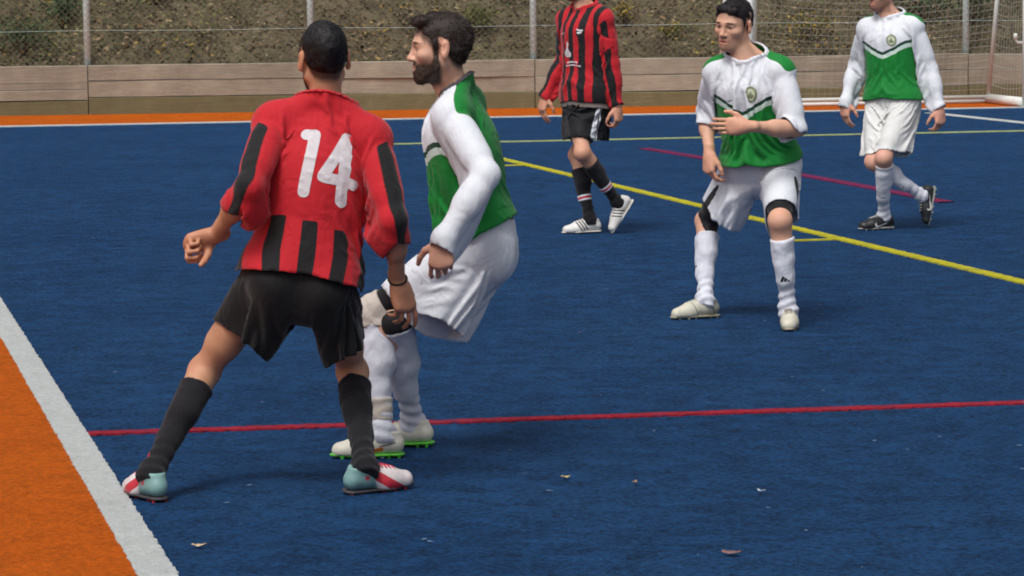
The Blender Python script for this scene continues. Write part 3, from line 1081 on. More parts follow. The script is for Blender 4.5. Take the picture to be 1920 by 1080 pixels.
        X = cloth(X, Q, V, [(gT, offT), (gA, np.full(len(V), .005))], pin, steps, iters, stretch, limit=limits, seed=s.sp.get('seed', 0), bend=o.get('bend', .13), grav=o.get('grav', 1.2))
        X = smooth_mesh(X, Q, 1, .30, rims[1])
        Xr = X[pin].copy()
        X = push_out(X, [(gT, .006 + .014 * sstep(C['pelvis'][2] + .22, C['pelvis'][2] + .12, z) * (arms < .5)), (gA, .011)])
        X[pin] = Xr
        at = o['pattern'](V, arms, s) if 'pattern' in o else {}
        at['rest'] = V
        ob = add_mesh('shirt', X, Q, mat, s.root, attrs=at)
        md = ob.modifiers.new('thickness', 'SOLIDIFY'); md.thickness = .0022; md.offset = -1
        # ribbed collar
        be = boundary_edges(Q); m = rims[1]
        be = be[m[be[:, 0]] & m[be[:, 1]]]
        ids = np.unique(be); mp = {v: i for i, v in enumerate(ids)}
        base = X[ids]; na_p = s.Rc @ na
        cen = s.J['neck']
        q = base - cen; q = q - (q @ na_p)[:, None] * na_p; q /= np.linalg.norm(q, axis=1, keepdims=True)
        rows = [base - q * -.004 - na_p * .004, base + na_p * .006 - q * .001, base + na_p * o.get('collar_h', .014) - q * .010, base + na_p * (o.get('collar_h', .014) - .004) - q * .013, base + na_p * 0 - q * .010]
        n = len(ids); F_ = []
        for a, b in be:
            for r in range(len(rows) - 1):
                F_.append([r * n + mp[b], r * n + mp[a], (r + 1) * n + mp[a], (r + 1) * n + mp[b]])
        add_mesh('collar', np.concatenate(rows), F_, o.get('collar_mat', mat), ob, attrs={k: np.full(n * len(rows), 1.0) for k in at if k != 'rest'})
        s.G_shirt = (V, Q, X)
        return ob
    def shorts(s, o, mat, h=0.0100, steps=44, iters=8):
        C = s.C; g = s.g; w = s.fat; I3 = np.eye(3)
        ls = o.get('loose', .02)
        F = Field()
        hz = C['pelvis'][2]
        F.ecap([0, 0, hz + .16], [0, -.01, hz - .03], .158 * w * g + .008, .168 * w * g + ls * .25, I3, .78, .04)
        s.torso(F, .010, C, I3, I3)
        for k, sg in (('L', -1), ('R', 1)):
            h0, kn = C['hip' + k], C['knee' + k]
            ax = nrm(kn - h0)
            F.cap(h0 + [sg * .008, 0, 0], h0 + ax * np.linalg.norm(kn - h0) * 1.1, .097 * g + ls * .4, o.get('hemr', .108) * g, .03)
        V, Q = polygonize(F, h)
        funcs = [lambda P: P[:, 2] - (hz + o.get('waist', .10))]
        for k, sg in (('L', -1), ('R', 1)):
            h0, kn = C['hip' + k], C['knee' + k]; ax = nrm(kn - h0); pt = h0 + (kn - h0) * o['len' + k]
            funcs.append(lambda P, ax=ax, pt=pt, sg=sg: np.where(P[:, 0] * sg > 0, (P - pt) @ ax, -1))
        V, Q, rims = cut_mesh(V, Q, funcs)
        z = V[:, 2]
        th = sstep(hz + .03, hz - .11, z)
        rgt = sstep(-.022, .022, V[:, 0])
        W = {'thR': th * rgt, 'thL': th * (1 - rgt), 'pelvis': 1 - th}
        X = s.skin_pose(V, W)
        gT, gA = s.grids()
        up = z > hz - .06
        d0, G0 = gT(X[rims[0]]); X[rims[0]] -= G0 * (d0 - .008)[:, None]
        X = cloth(X, Q, V, [(gT, np.full(len(V), o.get('gapd', .006))), (gA, np.full(len(V), .004))], rims[0], steps, iters, np.full(len(V), o.get('stretch', 1.02)), limit=[(up, gT, .013), ((np.abs(V[:, 0]) < .045) & (z < hz + .02), gT, .022)], seed=s.sp.get('seed', 0) + 5,
                  bend=o.get('bend', .25), grav=o.get('grav', 1.2))
        X = smooth_mesh(X, Q, 1, .35)
        X = push_out(X, [(gT, o.get('gapd', .006) - .001)])
        tk = sstep(hz + o['tuck'] - .025, hz + o['tuck'] + .02, z)      # flat under the shirt
        for _ in range(3):
            d, G = gT(X); X = X - G * (np.maximum(d - .008, 0) * tk)[:, None]
        at = o['pattern'](V, s) if 'pattern' in o else {}
        at['rest'] = V
        ob = add_mesh('shorts', X, Q, mat, s.root, attrs=at)
        md = ob.modifiers.new('thickness', 'SOLIDIFY'); md.thickness = .0022; md.offset = -1
        s.G_shorts = (V, Q, X)
        return ob

def push_out(X, cols):
    for _ in range(3):
        for gf, off in cols:
            d, G = gf(X); X = X + G * np.maximum(off - d, 0)[:, None]
    return X

# ------------------------------------------------------------------ prints on cloth
def sd_seg(p, a, b, r):
    a = np.array(a, float); b = np.array(b, float); ba = b - a
    h = np.clip((p - a) @ ba / (ba @ ba + 1e-12), 0, 1)
    return np.linalg.norm(p - a - h[:, None] * ba, axis=1) - r

def sd_poly(p, pts):
    pts = np.array(pts, float); n = len(pts)
    d = np.full(len(p), 1e9); sgn = np.zeros(len(p), int)
    for i in range(n):
        a, b = pts[i], pts[(i + 1) % n]
        d = np.minimum(d, sd_seg(p, a, b, 0))
        c = (a[1] > p[:, 1]) != (b[1] > p[:, 1])
        xi = a[0] + (p[:, 1] - a[1]) * (b[0] - a[0]) / (b[1] - a[1] + 1e-15)
        sgn += (c & (p[:, 0] < xi)).astype(int)
    return np.where(sgn % 2 == 1, -d, d)

def decal(garment, name, sdf, box, centre, side, mat, parent, h=.004, lift=.0018, rot=0.0):
    """sdf: 2d signed distance in metres; box (x0,x1,z0,z1); centre (x,z) in the neutral stance; side 'front' or 'back'"""
    V, Q, X = garment
    bvh = BVHTree.FromPolygons(V.tolist(), Q.tolist())
    x0, x1, z0, z1 = box
    nx = max(2, int((x1 - x0) / h) + 1); nz = max(2, int((z1 - z0) / h) + 1)
    gx, gz = np.meshgrid(np.linspace(x0, x1, nx), np.linspace(z0, z1, nz), indexing='ij')
    P = np.stack([gx.ravel(), gz.ravel()], 1)
    idx = np.arange(nx * nz).reshape(nx, nz)
    q = np.stack([idx[:-1, :-1].ravel(), idx[1:, :-1].ravel(), idx[1:, 1:].ravel(), idx[:-1, 1:].ravel()], 1)
    keep = sdf(P[q].mean(1)) < 0
    q = q[keep]
    if len(q) == 0: return None
    # snap the rim to the outline
    be = np.unique(boundary_edges(q))
    e = 1e-4
    for _ in range(2):
        p = P[be]; d = sdf(p)
        G = np.stack([(sdf(p + [e, 0]) - d) / e, (sdf(p + [0, e]) - d) / e], 1)
        P[be] -= np.clip(d, -h, h)[:, None] * G * .9
    used = np.unique(q); mp = np.full(len(P), -1); mp[used] = np.arange(len(used)); q = mp[q]; P = P[used]
    sgn = 1 if side == 'front' else -1
    N = vnormals(X, Q)
    c, s_ = math.cos(rot), math.sin(rot)
    out = []; ok = np.ones(len(P), bool)
    for i, (u, v) in enumerate(P):
        uu, vv = c * u - s_ * v, s_ * u + c * v
        # seen from the front, the person's right hand is on the viewer's left
        xx = centre[0] + uu * (-1 if side == 'front' else 1); zz = centre[1] + vv
        loc, nn, fi, di = bvh.ray_cast(Vector((xx, sgn * 1.0, zz)), Vector((0, -sgn, 0)))
        if loc is None: ok[i] = False; out.append((0, 0, 0)); continue
        w = np.array(poly_3d_calc([Vector(V[k]) for k in Q[fi]], loc))
        nn = w @ N[Q[fi]]
        out.append(w @ X[Q[fi]] + nrm(nn) * lift)
    q = q[ok[q].all(1)]
    if side == 'front': q = q[:, ::-1]
    out = np.array(out)
    return add_mesh(name, out, q, mat, parent)

# ------------------------------------------------------------------ skin and hair materials
def skin_mat(tone, stub, hcol):
    t = NT('skin')
    base = lin(*tone)
    p = t.pos()
    dark = tuple(c * f for c, f in zip(base, (.80, .70, .66)))
    redc = tuple(c * f for c, f in zip(base, (1.02, .74, .68)))
    c = t.mix(t.math('MULTIPLY_ADD', t.noise(24, 5, .7, p), 1.5, -.35, clamp=True), base, dark)
    c = t.mix(t.math('MULTIPLY', t.attr('red'), .38), c, redc)
    sep = t.n('ShaderNodeSeparateXYZ'); t.link(t.attr('hc', 'Vector'), sep.inputs[0])
    x = t.math('ABSOLUTE', sep.outputs[0]); y = sep.outputs[1]; z = sep.outputs[2]
    front = t.math('GREATER_THAN', y, .045)
    def ellipse(cx, cz, rx, rz, soft=.25, slope=0.0):
        zz = t.math('SUBTRACT', t.math('SUBTRACT', z, cz), t.math('MULTIPLY', t.math('SUBTRACT', x, cx), slope))
        a = t.math('POWER', t.math('DIVIDE', t.math('SUBTRACT', x, cx), rx), 2.0)
        b = t.math('POWER', t.math('DIVIDE', zz, rz), 2.0)
        q = t.math('SQRT', t.math('ADD', a, b))
        mr = t.n('ShaderNodeMapRange'); t.link(q, mr.inputs[0]); mr.inputs[1].default_value = 1 + soft; mr.inputs[2].default_value = 1 - soft
        return t.math('MULTIPLY', mr.outputs[0], front)
    hair = lin(*hcol)
    lip = tuple(q * f for q, f in zip(base, (.80, .50, .52)))
    c = t.mix(t.math('MULTIPLY', ellipse(0, -.0685, .024, .0115), .75), c, lip)
    c = t.mix(t.math('MULTIPLY', ellipse(0, -.0685, .021, .0022), .8), c, (.03, .012, .01))
    c = t.mix(t.math('MULTIPLY', t.attr('stub'), t.math('MULTIPLY_ADD', t.noise(500, 2, .5, p), .5, stub), clamp=True) if stub > 0 else 0.0, c, hair)
    c = t.mix(t.math('MULTIPLY', ellipse(.031, .001, .017, .009, .3), .45), c, tuple(q * .5 for q in base))   # lids and lashes
    c = t.mix(ellipse(.031, -.0005, .0115, .0042, .2), c, (.42, .38, .35))
    c = t.mix(ellipse(.031, .0, .0052, .0052, .2), c, (.025, .014, .009))
    c = t.mix(t.math('MULTIPLY', ellipse(.031, .0042, .0135, .0018, .4, -.08), .85), c, (.02, .014, .012))
    c = t.mix(t.math('MULTIPLY', ellipse(.034, .0205, .0200, .0046, .35, -.10), .88), c, hair)
    t.b.inputs['Subsurface Weight'].default_value = .12
    t.b.inputs['Subsurface Radius'].default_value = (.012, .005, .003)
    t.b.inputs['Subsurface Scale'].default_value = .6
    n = t.bump(t.noise(160, 4, .6, p), .22, .002)
    return t.done(c, t.math('MULTIPLY_ADD', t.noise(60, 2, .5, p), .25, .42), n, .4)

def hair_mat(col):
    t = NT('hair')
    p = t.pos()
    b = lin(*col)
    nz = t.noise(70, 3, .6, p)
    c = t.mix(nz, tuple(q * .6 for q in b), tuple(q * 1.5 for q in b))
    return t.done(c, .55, t.bump(t.noise(260, 3, .6, t.vscale(p, (1, 1, .4))), .5, .004), .35)
# ------------------------------------------------------------------ ground: blue turf, orange surround, painted lines
def turf(name, c0, c1, fleck, amp=1.5, wear=0.0):
    t = NT(name)
    p = t.pos()
    big = t.noise(0.9, 4, .6, p)
    mid = t.noise(7, 4, .65, p, .6)
    streak = t.noise(42, 5, .75, t.vscale(p, (1, .8, 1)))
    fib = t.noise(210, 3, .75, t.vscale(p, (1, .34, 1)))
    c = t.mix(t.math('MULTIPLY_ADD', big, 1.3, -.15, clamp=True), c0, c1)
    v = t.math('ADD', t.math('MULTIPLY', mid, .75), t.math('ADD', t.math('MULTIPLY', streak, 1.6), t.math('MULTIPLY', fib, .7)))
    hv = t.n('ShaderNodeHueSaturation'); t.put(hv.inputs['Color'], c)
    t.link(t.math('MULTIPLY_ADD', v, amp, 1 - 1.52 * amp), hv.inputs['Value'])
    fl = t.noise(17, 3, .6, t.vscale(p, (1, .7, 1)))
    fm = t.math('MULTIPLY', t.math('MULTIPLY_ADD', fl, 9.0, -6.1, clamp=True), .42)
    c2 = t.mix(fm, hv.outputs[0], fleck)
    if wear:      # the painted pile is thin in places and the blue shows
        wm = t.math('MULTIPLY', t.math('MULTIPLY_ADD', t.math('ADD', t.noise(6, 4, .7, p), t.math('MULTIPLY', streak, 1.0)), 4.0, -4.1, clamp=True), wear)
        c2 = t.mix(wm, c2, lin(22, 60, 102))
    n1 = t.bump(fib, .9, .012)
    n2 = t.bump(streak, .7, .03, n1)
    return t.done(c2, .85, n2, .12)

BLUE = turf('blue_turf', lin(15, 54, 94), lin(33, 74, 117), lin(110, 138, 168), 2.3)
ORANGE = turf('orange_turf', lin(192, 88, 8), lin(206, 100, 16), lin(226, 140, 70), 1.0)
WHITE_T = turf('white_turf', lin(204, 208, 206), lin(214, 218, 216), lin(230, 232, 230), .5)
YELLOW_T = turf('yellow_turf', lin(206, 198, 44), lin(214, 206, 60), lin(230, 226, 120), .7, .5)
PALE_T = turf('pale_yellow_turf', lin(176, 190, 120), lin(190, 200, 140), lin(220, 222, 180), .8, .6)
RED_T = turf('red_turf', lin(166, 38, 54), lin(178, 46, 64), lin(200, 100, 115), 1.2, .8)
PINK_T = turf('magenta_turf', lin(128, 40, 82), lin(138, 48, 92), lin(160, 90, 130), 1.0, .85)

def sheet(name, pts, z, mat):
    mb = MB(); mb.poly([(x, y, z) for x, y in pts])
    return tag(mb.build(name, mat), kind='structure')

def strip(name, a, b, w0, w1, z, mat, step=.02, jit=.0022, ctrl=None):
    """a painted line with slightly frayed edges between two ground points; ctrl = quadratic bend point"""
    a = np.array(a[:2]); b = np.array(b[:2])
    n = max(2, int(np.linalg.norm(b - a) / step))
    rg = np.random.default_rng(len(name) + int(abs(a[0]) * 100))
    V = []; Fc = []
    for i in range(n + 1):
        t = i / n
        if ctrl is None: p = a + (b - a) * t; d = nrm(b - a)
        else:
            c = np.array(ctrl[:2]); p = (1 - t) ** 2 * a + 2 * t * (1 - t) * c + t * t * b; d = nrm(2 * (1 - t) * (c - a) + 2 * t * (b - c))
        s_ = np.array([-d[1], d[0]]); w = (w0 + (w1 - w0) * t) / 2
        j1, j2 = rg.normal(0, jit, 2)
        l, r = p + s_ * (w + j1), p - s_ * (w + j2)
        V += [(*l, 0.0), (*l, z), (*r, z), (*r, 0.0)]
        if i:
            k = 4 * i
            Fc += [[k - 4 + q, k - 3 + q, k + 1 + q, k + q] for q in range(3)]
    return tag(add_mesh(name, V, Fc, mat, smooth=False), kind='structure')

sheet('ground', [(-70, -30), (90, -30), (90, 130), (-70, 130)], 0.0, BLUE)
# touch line: its two edges in the picture
ti0, ti1 = at_z(0, 640), at_z(250, 1080)        # orange side
to0, to1 = at_z(0, 565), at_z(325, 1080)        # blue side
tdir = nrm(((to0 - to1) + (ti0 - ti1)) / 2); tn = np.array([-tdir[1], tdir[0], 0])   # tn points left
tc = (at_z(150, 905) + at_z(228, 905)) / 2
tw = abs((at_z(149, 800) - at_z(91, 800)) @ tn)
# goal line and wall foot
gl0, gl1 = at_z(0, 238), at_z(1800, 204)
gdir = nrm(gl1 - gl0)
wb0, wb1 = at_z(0, 218), at_z(1250, 199.5)
wdir = nrm(wb1 - wb0); wn_ = np.array([-wdir[1], wdir[0], 0])                         # wn_ points away from the pitch
def meet(p, d, q, e):
    A = np.array([[d[0], -e[0]], [d[1], -e[1]]]); t = np.linalg.solve(A, (q - p)[:2]); return p + d * t[0]
corner = meet(tc, tdir, gl0, gdir)
L0 = corner + gdir * -30
sheet('orange_border', [tuple((tc - tdir * 25 + tn * 20)[:2]), tuple((tc - tdir * 25 + tn * tw * .45)[:2]), tuple((corner + tn * tw * .45)[:2]), tuple((corner + tn * 20)[:2])], .004, ORANGE)
bk = [corner - gdir * 22, corner + gdir * 45]
sheet('orange_border', [tuple(bk[0][:2]), tuple(bk[1][:2]), tuple(meet(bk[1], wn_, wb0 + wn_ * .4, wdir)[:2]), tuple(meet(bk[0], wn_, wb0 + wn_ * .4, wdir)[:2])], .0045, ORANGE)
strip('touch_line', tc - tdir * 12, corner, tw, tw, .008, WHITE_T)
strip('goal_line', corner - gdir * 2, corner + gdir * 40, .20, .20, .009, WHITE_T)
ra_, rb_ = at_z(150, 815), at_z(2100, 750)
strip('court_line', ra_, ra_ + (rb_ - ra_) * 3, .085, .085, .0062, RED_T, jit=.005)
ya, yb = at_z(850, 277), at_z(2100, 573)
yb = ya + (yb - ya) * 1.45
strip('court_line', ya, yb, .085, .085, .0086, YELLOW_T, jit=.004)
strip('court_line', at_z(700, 271.5), at_z(2100, 242), .15, .15, .0070, PALE_T, jit=.004)
strip('court_line', at_z(1452, 453), at_z(1584, 449), 0.06, .06, .0074, YELLOW_T, jit=.002)
strip('court_line', at_z(905, 312), at_z(985, 310), .09, .09, .0074, YELLOW_T, jit=.002)
strip('court_line', at_z(1208, 279), at_z(1775, 380), .12, .12, .0078, PINK_T, ctrl=at_z(1480, 322))
strip('court_line', at_z(1745, 212), at_z(2100, 250), .15, .15, .0066, WHITE_T)

# ------------------------------------------------------------------ timber kickboard wall at the end of the pitch
def wood(name, a, b, moss=0.0):
    t = NT(name)
    p = t.obj()
    mp = t.n('ShaderNodeMapping'); t.link(p, mp.inputs[0]); mp.inputs['Scale'].default_value = (1.0, 6, 12)
    oi = t.n('ShaderNodeObjectInfo')
    cmb = t.n('ShaderNodeVectorMath', operation='ADD'); t.link(mp.outputs[0], cmb.inputs[0])
    cx = t.n('ShaderNodeCombineXYZ'); t.link(t.math('MULTIPLY', oi.outputs['Random'], 40), cx.inputs[0]); t.link(cx.outputs[0], cmb.inputs[1])
    g = t.noise(3.2, 6, .65, cmb.outputs[0], .8)
    f = t.noise(26, 3, .6, cmb.outputs[0])
    c = t.mix(g, a, b)
    st = t.noise(2.2, 4, .6, p)
    hv = t.n('ShaderNodeHueSaturation'); t.link(c, hv.inputs['Color'])
    t.link(t.math('ADD', t.math('MULTIPLY', f, .55), t.math('MULTIPLY_ADD', oi.outputs['Random'], .26, t.math('MULTIPLY_ADD', st, .95, .08))), hv.inputs['Value'])
    c = hv.outputs[0]
    if moss:
        m = t.math('MULTIPLY_ADD', t.noise(5.5, 5, .65, p), 3.2, -1.55 + moss, clamp=True)
        c = t.mix(m, c, lin(112, 110, 82))
    return t.done(c, .9, t.bump(t.math('ADD', g, t.math('MULTIPLY', f, .5)), .6, .012), .15)
WOOD = wood('weathered_plank', lin(178, 170, 154), lin(132, 124, 108))
WOODM = wood('mossy_plank', lin(132, 124, 96), lin(104, 98, 72), .45)
STEEL = plain('galvanised_steel', lin(218, 242, 240), .6, .4, 0, 30, .08)
WHITEP = plain('white_paint_metal', lin(222, 222, 218), .4, .5, 0, 25, .08)
GREYP = plain('grey_paint_metal', lin(206, 210, 204), .5, .4, 0, 25, .12)

def on_wall(px, y=160, off=0.0):
    """point of the wall's front plane under picture column px"""
    d = ray(px, y); n = wn_
    t = ((wb0 + wn_ * off - CAM_P) @ n) / (d @ n)
    return CAM_P + d * t
posts_px = [165, 585, 1003, 1417, 1815]
pp = [(on_wall(x) - wb0) @ wdir for x in posts_px]
gap = (pp[-1] - pp[0]) / 4
pp = [pp[0] - gap * k for k in (4, 3, 2, 1)] + pp + [pp[-1] + gap * k for k in (1, 2, 3, 4)]
wall_top = on_wall(600, 116)[2]
wall = empty('timber_wall', tuple(wb0[:2]) + (0,))
tag(wall, 'low weathered wall of stacked wooden planks along the end of the pitch', 'wall')
rg = np.random.default_rng(11)
def plank(x0, x1, z0, z1, mat, proud):
    nx = 14
    th = .045
    V = []; Fc = []
    w1 = rg.normal(0, .0035, nx + 1).cumsum() * .35; w2 = rg.normal(0, .004, nx + 1).cumsum() * .35; bow = np.sin(np.linspace(0, 3.1, nx + 1)) * rg.normal(0, .006)
    for i in range(nx + 1):
        x = x0 + (x1 - x0) * i / nx
        o = -proud + bow[i]
        for (oy, z) in ((o, z0 + w1[i]), (o, z1 + w2[i] - .008), (o + .008, z1 + w2[i]), (o + th, z1 + w2[i]), (o + th, z0 + w1[i])):
            V.append(wb0 + wdir * x + wn_ * oy + np.array([0, 0, z]))
        if i:
            b = (i - 1) * 5
            for k in range(5): Fc.append([b + k, b + (k + 1) % 5, b + 5 + (k + 1) % 5, b + 5 + k])
    Fc.append([0, 4, 3, 2, 1]); e = nx * 5; Fc.append([e, e + 1, e + 2, e + 3, e + 4])
    # object frame along the plank, so the grain runs lengthwise
    V = np.array(V); org = wb0 + wdir * x0 + np.array([0, 0, z0])
    R = np.stack([wdir, wn_, [0, 0, 1]], 1)
    loc = (V - org) @ R
    me = bpy.data.meshes.new('plank'); me.from_pydata(loc.tolist(), [], Fc); me.update(); me.materials.append(mat)
    ob = bpy.data.objects.new('plank', me); COL.objects.link(ob); ob.parent = wall
    ob.matrix_local = Matrix.Translation(Vector(org - np.array(wall.location))) @ Matrix([list(r) for r in R]).to_4x4()
Htop = wall_top
for i in range(len(pp) - 1):
    x0, x1 = pp[i] + .006, pp[i + 1] - .006
    if i == 3: cuts = [0, .30, .505, .64, 1.0]       # the bay at the left end is patched with a narrow board
    elif i == 2: cuts = [0, .32, .52, .66, 1.0]
    else:
        j = rg.normal(0, .012, 2); cuts = [0, .335 + j[0], .665 + j[1], 1.0]
    for k in range(len(cuts) - 1):
        plank(x0, x1, cuts[k] * Htop + (.004 if k else 0), cuts[k + 1] * Htop - .004, WOODM if k == 0 else WOOD, rg.uniform(0, .012) + (.006 if k == 0 else 0))

# ------------------------------------------------------------------ chain link fence above the wall
fence = empty('chain_link_fence', tuple((wb0 + wn_ * .12)[:2]) + (0,))
tag(fence, 'tall chain link fence on grey steel posts behind the wooden wall', 'fence')
FH = 4.0
for x in pp:
    mb = MB(); b = wb0 + wdir * x + wn_ * .12
    mb.tube([b, b + [0, 0, FH]], .041, 12)
    mb.build('post', STEEL, fence, smooth=True)
def fwire(z, r):
    mb = MB(); a = wb0 + wdir * pp[0] + wn_ * .065
    pts = [a + wdir * t + np.array([0, 0, z - .012 * math.sin(math.pi * ((t / gap) % 1))]) for t in np.linspace(0, pp[-1] - pp[0], 60)]
    mb.tube(pts, r, 5); mb.build('tension_wire', STEEL, fence, smooth=True)
for z in (on_wall(600, 52)[2], 2.2, 3.95): fwire(z, .0016)
mb = MB()
c = .055
W_, z0, z1 = pp[-1] - pp[0], Htop - .02, 3.9
hgt = z1 - z0
org = wb0 + wdir * pp[0] + wn_ * .072
for sgn in (1, -1):
    k = -int(hgt / c / 1.4) - 1
    while k * c * 1.4142 < W_ + hgt:
        xs = k * c * 1.4142
        xa, xb = (xs, xs + hgt) if sgn > 0 else (xs + 0, xs - hgt)
        za, zb = 0.0, hgt
        t0, t1 = 0.0, 1.0
        dx = xb - xa
        for lim, sg in ((0, 1), (W_, -1)):
            v0 = (xa - lim) * sg; v1 = (xb - lim) * sg
            if v0 < 0 and v1 < 0: t0, t1 = 1, 0
            elif v0 < 0: t0 = max(t0, v0 / (v0 - v1))
            elif v1 < 0: t1 = min(t1, v0 / (v0 - v1))
        if t1 > t0:
            A = org + wdir * (xa + dx * t0) + np.array([0, 0, z0 + hgt * t0]) + wn_ * .0015 * sgn
            B = org + wdir * (xa + dx * t1) + np.array([0, 0, z0 + hgt * t1]) + wn_ * .0015 * sgn
            mb.tube([A, B], .0017, 3, caps=False)
        k += 1
WIREM = plain('grey_wire', lin(126, 124, 116), .6, .3, .2, 30, .2)
tag(mb.build('wire_mesh', WIREM, fence), kind='stuff')

# ------------------------------------------------------------------ goal
goal = empty('goal', tuple(at_z(1405, 213)[:2]) + (0,))
tag(goal, 'white metal goal with a sagging net standing against the wooden wall', 'goal')
gp = at_z(1406, 212.0); GW = 4.9; GH = 2.0
rear = at_z(1853, 194)
dd_ = nrm(rear - meet(rear, -tdir, gl0, gdir))
gR = gp + gdir * GW
gp = gp * 1.0
depth = np.linalg.norm(rear - meet(rear, -tdir, gl0, gdir))
rearR = rear; rearL = meet(gp, tdir, rear, -gdir)
frontR = meet(rear, -tdir, gl0, gdir)
def gtube(name, pts, r, mat=WHITEP, n=12):
    mb = MB(); mb.tube(pts, r, n); return mb.build(name, mat, goal, smooth=True)
up = np.array([0, 0, 1.0])
gtube('post', [gp, gp + up * GH], .042)
gtube('post', [frontR, frontR + up * GH], .042)
gtube('crossbar', [gp + up * (GH + .0), frontR + up * (GH + .0)], .041)
gtube('base_bar', [rearL + up * .03, rearR + up * .03], .026, WHITEP)
gtube('base_bar', [rearL + up * .082, rearR + up * .082], .025, GREYP)
gtube('base_bar', [rearR + up * .06, rearR + (frontR - rearR) * .98 + up * .06], .06)
gtube('base_bar', [rearL + up * .05, rearL + (gp - rearL) * .98 + up * .05], .045)
def stay_top(a, b):
    best = min(np.linspace(0, 1, 60), key=lambda k: abs(project(a + up * 1.3 + (b - a) * k * .65)[0] - project(a + up * 1.3)[0] - 16))
    return a + up * (GH - .02) + (b - a) * best
st = stay_top(rearR, frontR)
gtube('rear_stay', [rearR + up * .1, st], .026, GREYP)
gtube('roof_bar', [st, frontR + up * (GH - .02)], .022, GREYP)
st2 = rearL + (st - rearR)
gtube('rear_stay', [rearL + up * .1, st2], .026, GREYP)
gtube('roof_bar', [st2, gp + up * (GH - .02)], .022, GREYP)
# net: back sheet hung between the two stays, sagging in the middle, and two side sheets
NETM = plain('net_cord', lin(176, 174, 164), .8, .2, 0, 60, .15)
mb = MB()
def backp(u, v):
    a = rearL + (st2 - rearL) * v; b = rearR + (st - rearR) * v
    p = a + (b - a) * u
    sag = 4 * u * (1 - u)
    p = p + up * (-(.24) * sag * math.sin(v * math.pi * .5) ** .7 * (.4 + .6 * v)) + nrm(gp - rearL) * (-.10 * sag * (1 - v) * v * 4 * .5)
    p[2] = max(p[2], .03)
    return p
NU, NV = 44, 22
for j in range(NV + 1):
    mb.tube([backp(i / 22, j / NV) for i in range(23)], .0019, 3, caps=False)
for i in range(NU + 1):
    mb.tube([backp(i / NU, j / 11) for j in range(12)], .0013, 3, caps=False)
for a0, a1, s0 in ((rearL, gp, st2), (rearR, frontR, st)):
    for j in range(1, 16):
        v = j / 16; p0 = a0 + (s0 - a0) * v; p1 = a1 + up * GH * v
        mb.tube([p0 + (p1 - p0) * t - up * .05 * math.sin(math.pi * t) for t in np.linspace(0, 1, 6)], .0022, 3, caps=False)
    for i in range(1, 12):
        t = i / 12
        q0 = a0 + (a1 - a0) * t; v1 = 1.0
        p1 = s0 + (a1 + up * GH - s0) * t
        mb.tube([q0 + (p1 - q0) * k - up * .0 for k in np.linspace(0, 1, 5)], .0019, 3, caps=False)
tag(mb.build('net', NETM, goal), kind='stuff')
# small white pipe bracket on top of the wall at the right edge
br = empty('pipe_bracket', tuple(on_wall(1906, 95, .04))[:3])
tag(br, 'small bent white pipe on top of the wooden wall beside the goal', 'pipe')
mb = MB(); b0 = on_wall(1904, 64, -.02); b1 = on_wall(1905, 80, -.02); b2 = on_wall(1990, 79, -.02); b3 = on_wall(1990, 118, -.02)
mb.tube([b0, b1 + (b0 - b1) * .3, b1 + (b2 - b1) * .03, b2, b3], .018, 8); mb.build('pipe', WHITEP, br, smooth=True)
mb = MB(); mb.tube([b0 + up * .01, b0 - up * .07], .023, 10); mb.build('coupling', WHITEP, br, smooth=True)

# ------------------------------------------------------------------ overgrown bank behind the fence
def bank_h(x, d):
    """height of the bank at distance d behind the wall"""
    return Htop - .10 + d * .62
nx, ny = 150, 26
xs = np.linspace(pp[0] - 12, pp[-1] + 20, nx); ds = np.concatenate([np.linspace(0.05, 2.6, 16), np.linspace(3, 16, 10)])
Vb = []
for d in ds:
    for x in xs: Vb.append([x, d, bank_h(x, d)])
Vb = np.array(Vb)
Vb[:, 2] += vnoise(Vb * [1, 1, 0], 1.1, 2) * .16 + vnoise(Vb * [1, 1, 0], 3.7, 3) * .07 + vnoise(Vb * [1, 1, 0], 9, 4) * .03
Vb[:nx, 2] = np.minimum(Vb[:nx, 2], Htop - .05)
def bank_z(x, d):
    P = np.stack([x, d, np.zeros_like(x)], 1)
    return bank_h(x, d) + vnoise(P, 1.1, 2) * .16 + vnoise(P, 3.7, 3) * .07 + vnoise(P, 9, 4) * .03
Vw = wb0 + Vb[:, :1] * wdir + (Vb[:, 1:2] + .10) * wn_; Vw[:, 2] = Vb[:, 2]
idx = np.arange(nx * len(ds)).reshape(len(ds), nx)
q = np.stack([idx[:-1, :-1].ravel(), idx[:-1, 1:].ravel(), idx[1:, 1:].ravel(), idx[1:, :-1].ravel()], 1)
t = NT('bank_soil'); p = t.pos()
cs = t.ramp(t.noise(2.5, 6, .7, p), [(.3, lin(72, 64, 52)), (.5, lin(108, 98, 76)), (.7, lin(132, 120, 96))])
SOIL = t.done(cs, .95, t.bump(t.noise(22, 5, .7, p), .9, .05), .1)
tag(add_mesh('embankment', Vw, q, SOIL), kind='structure')

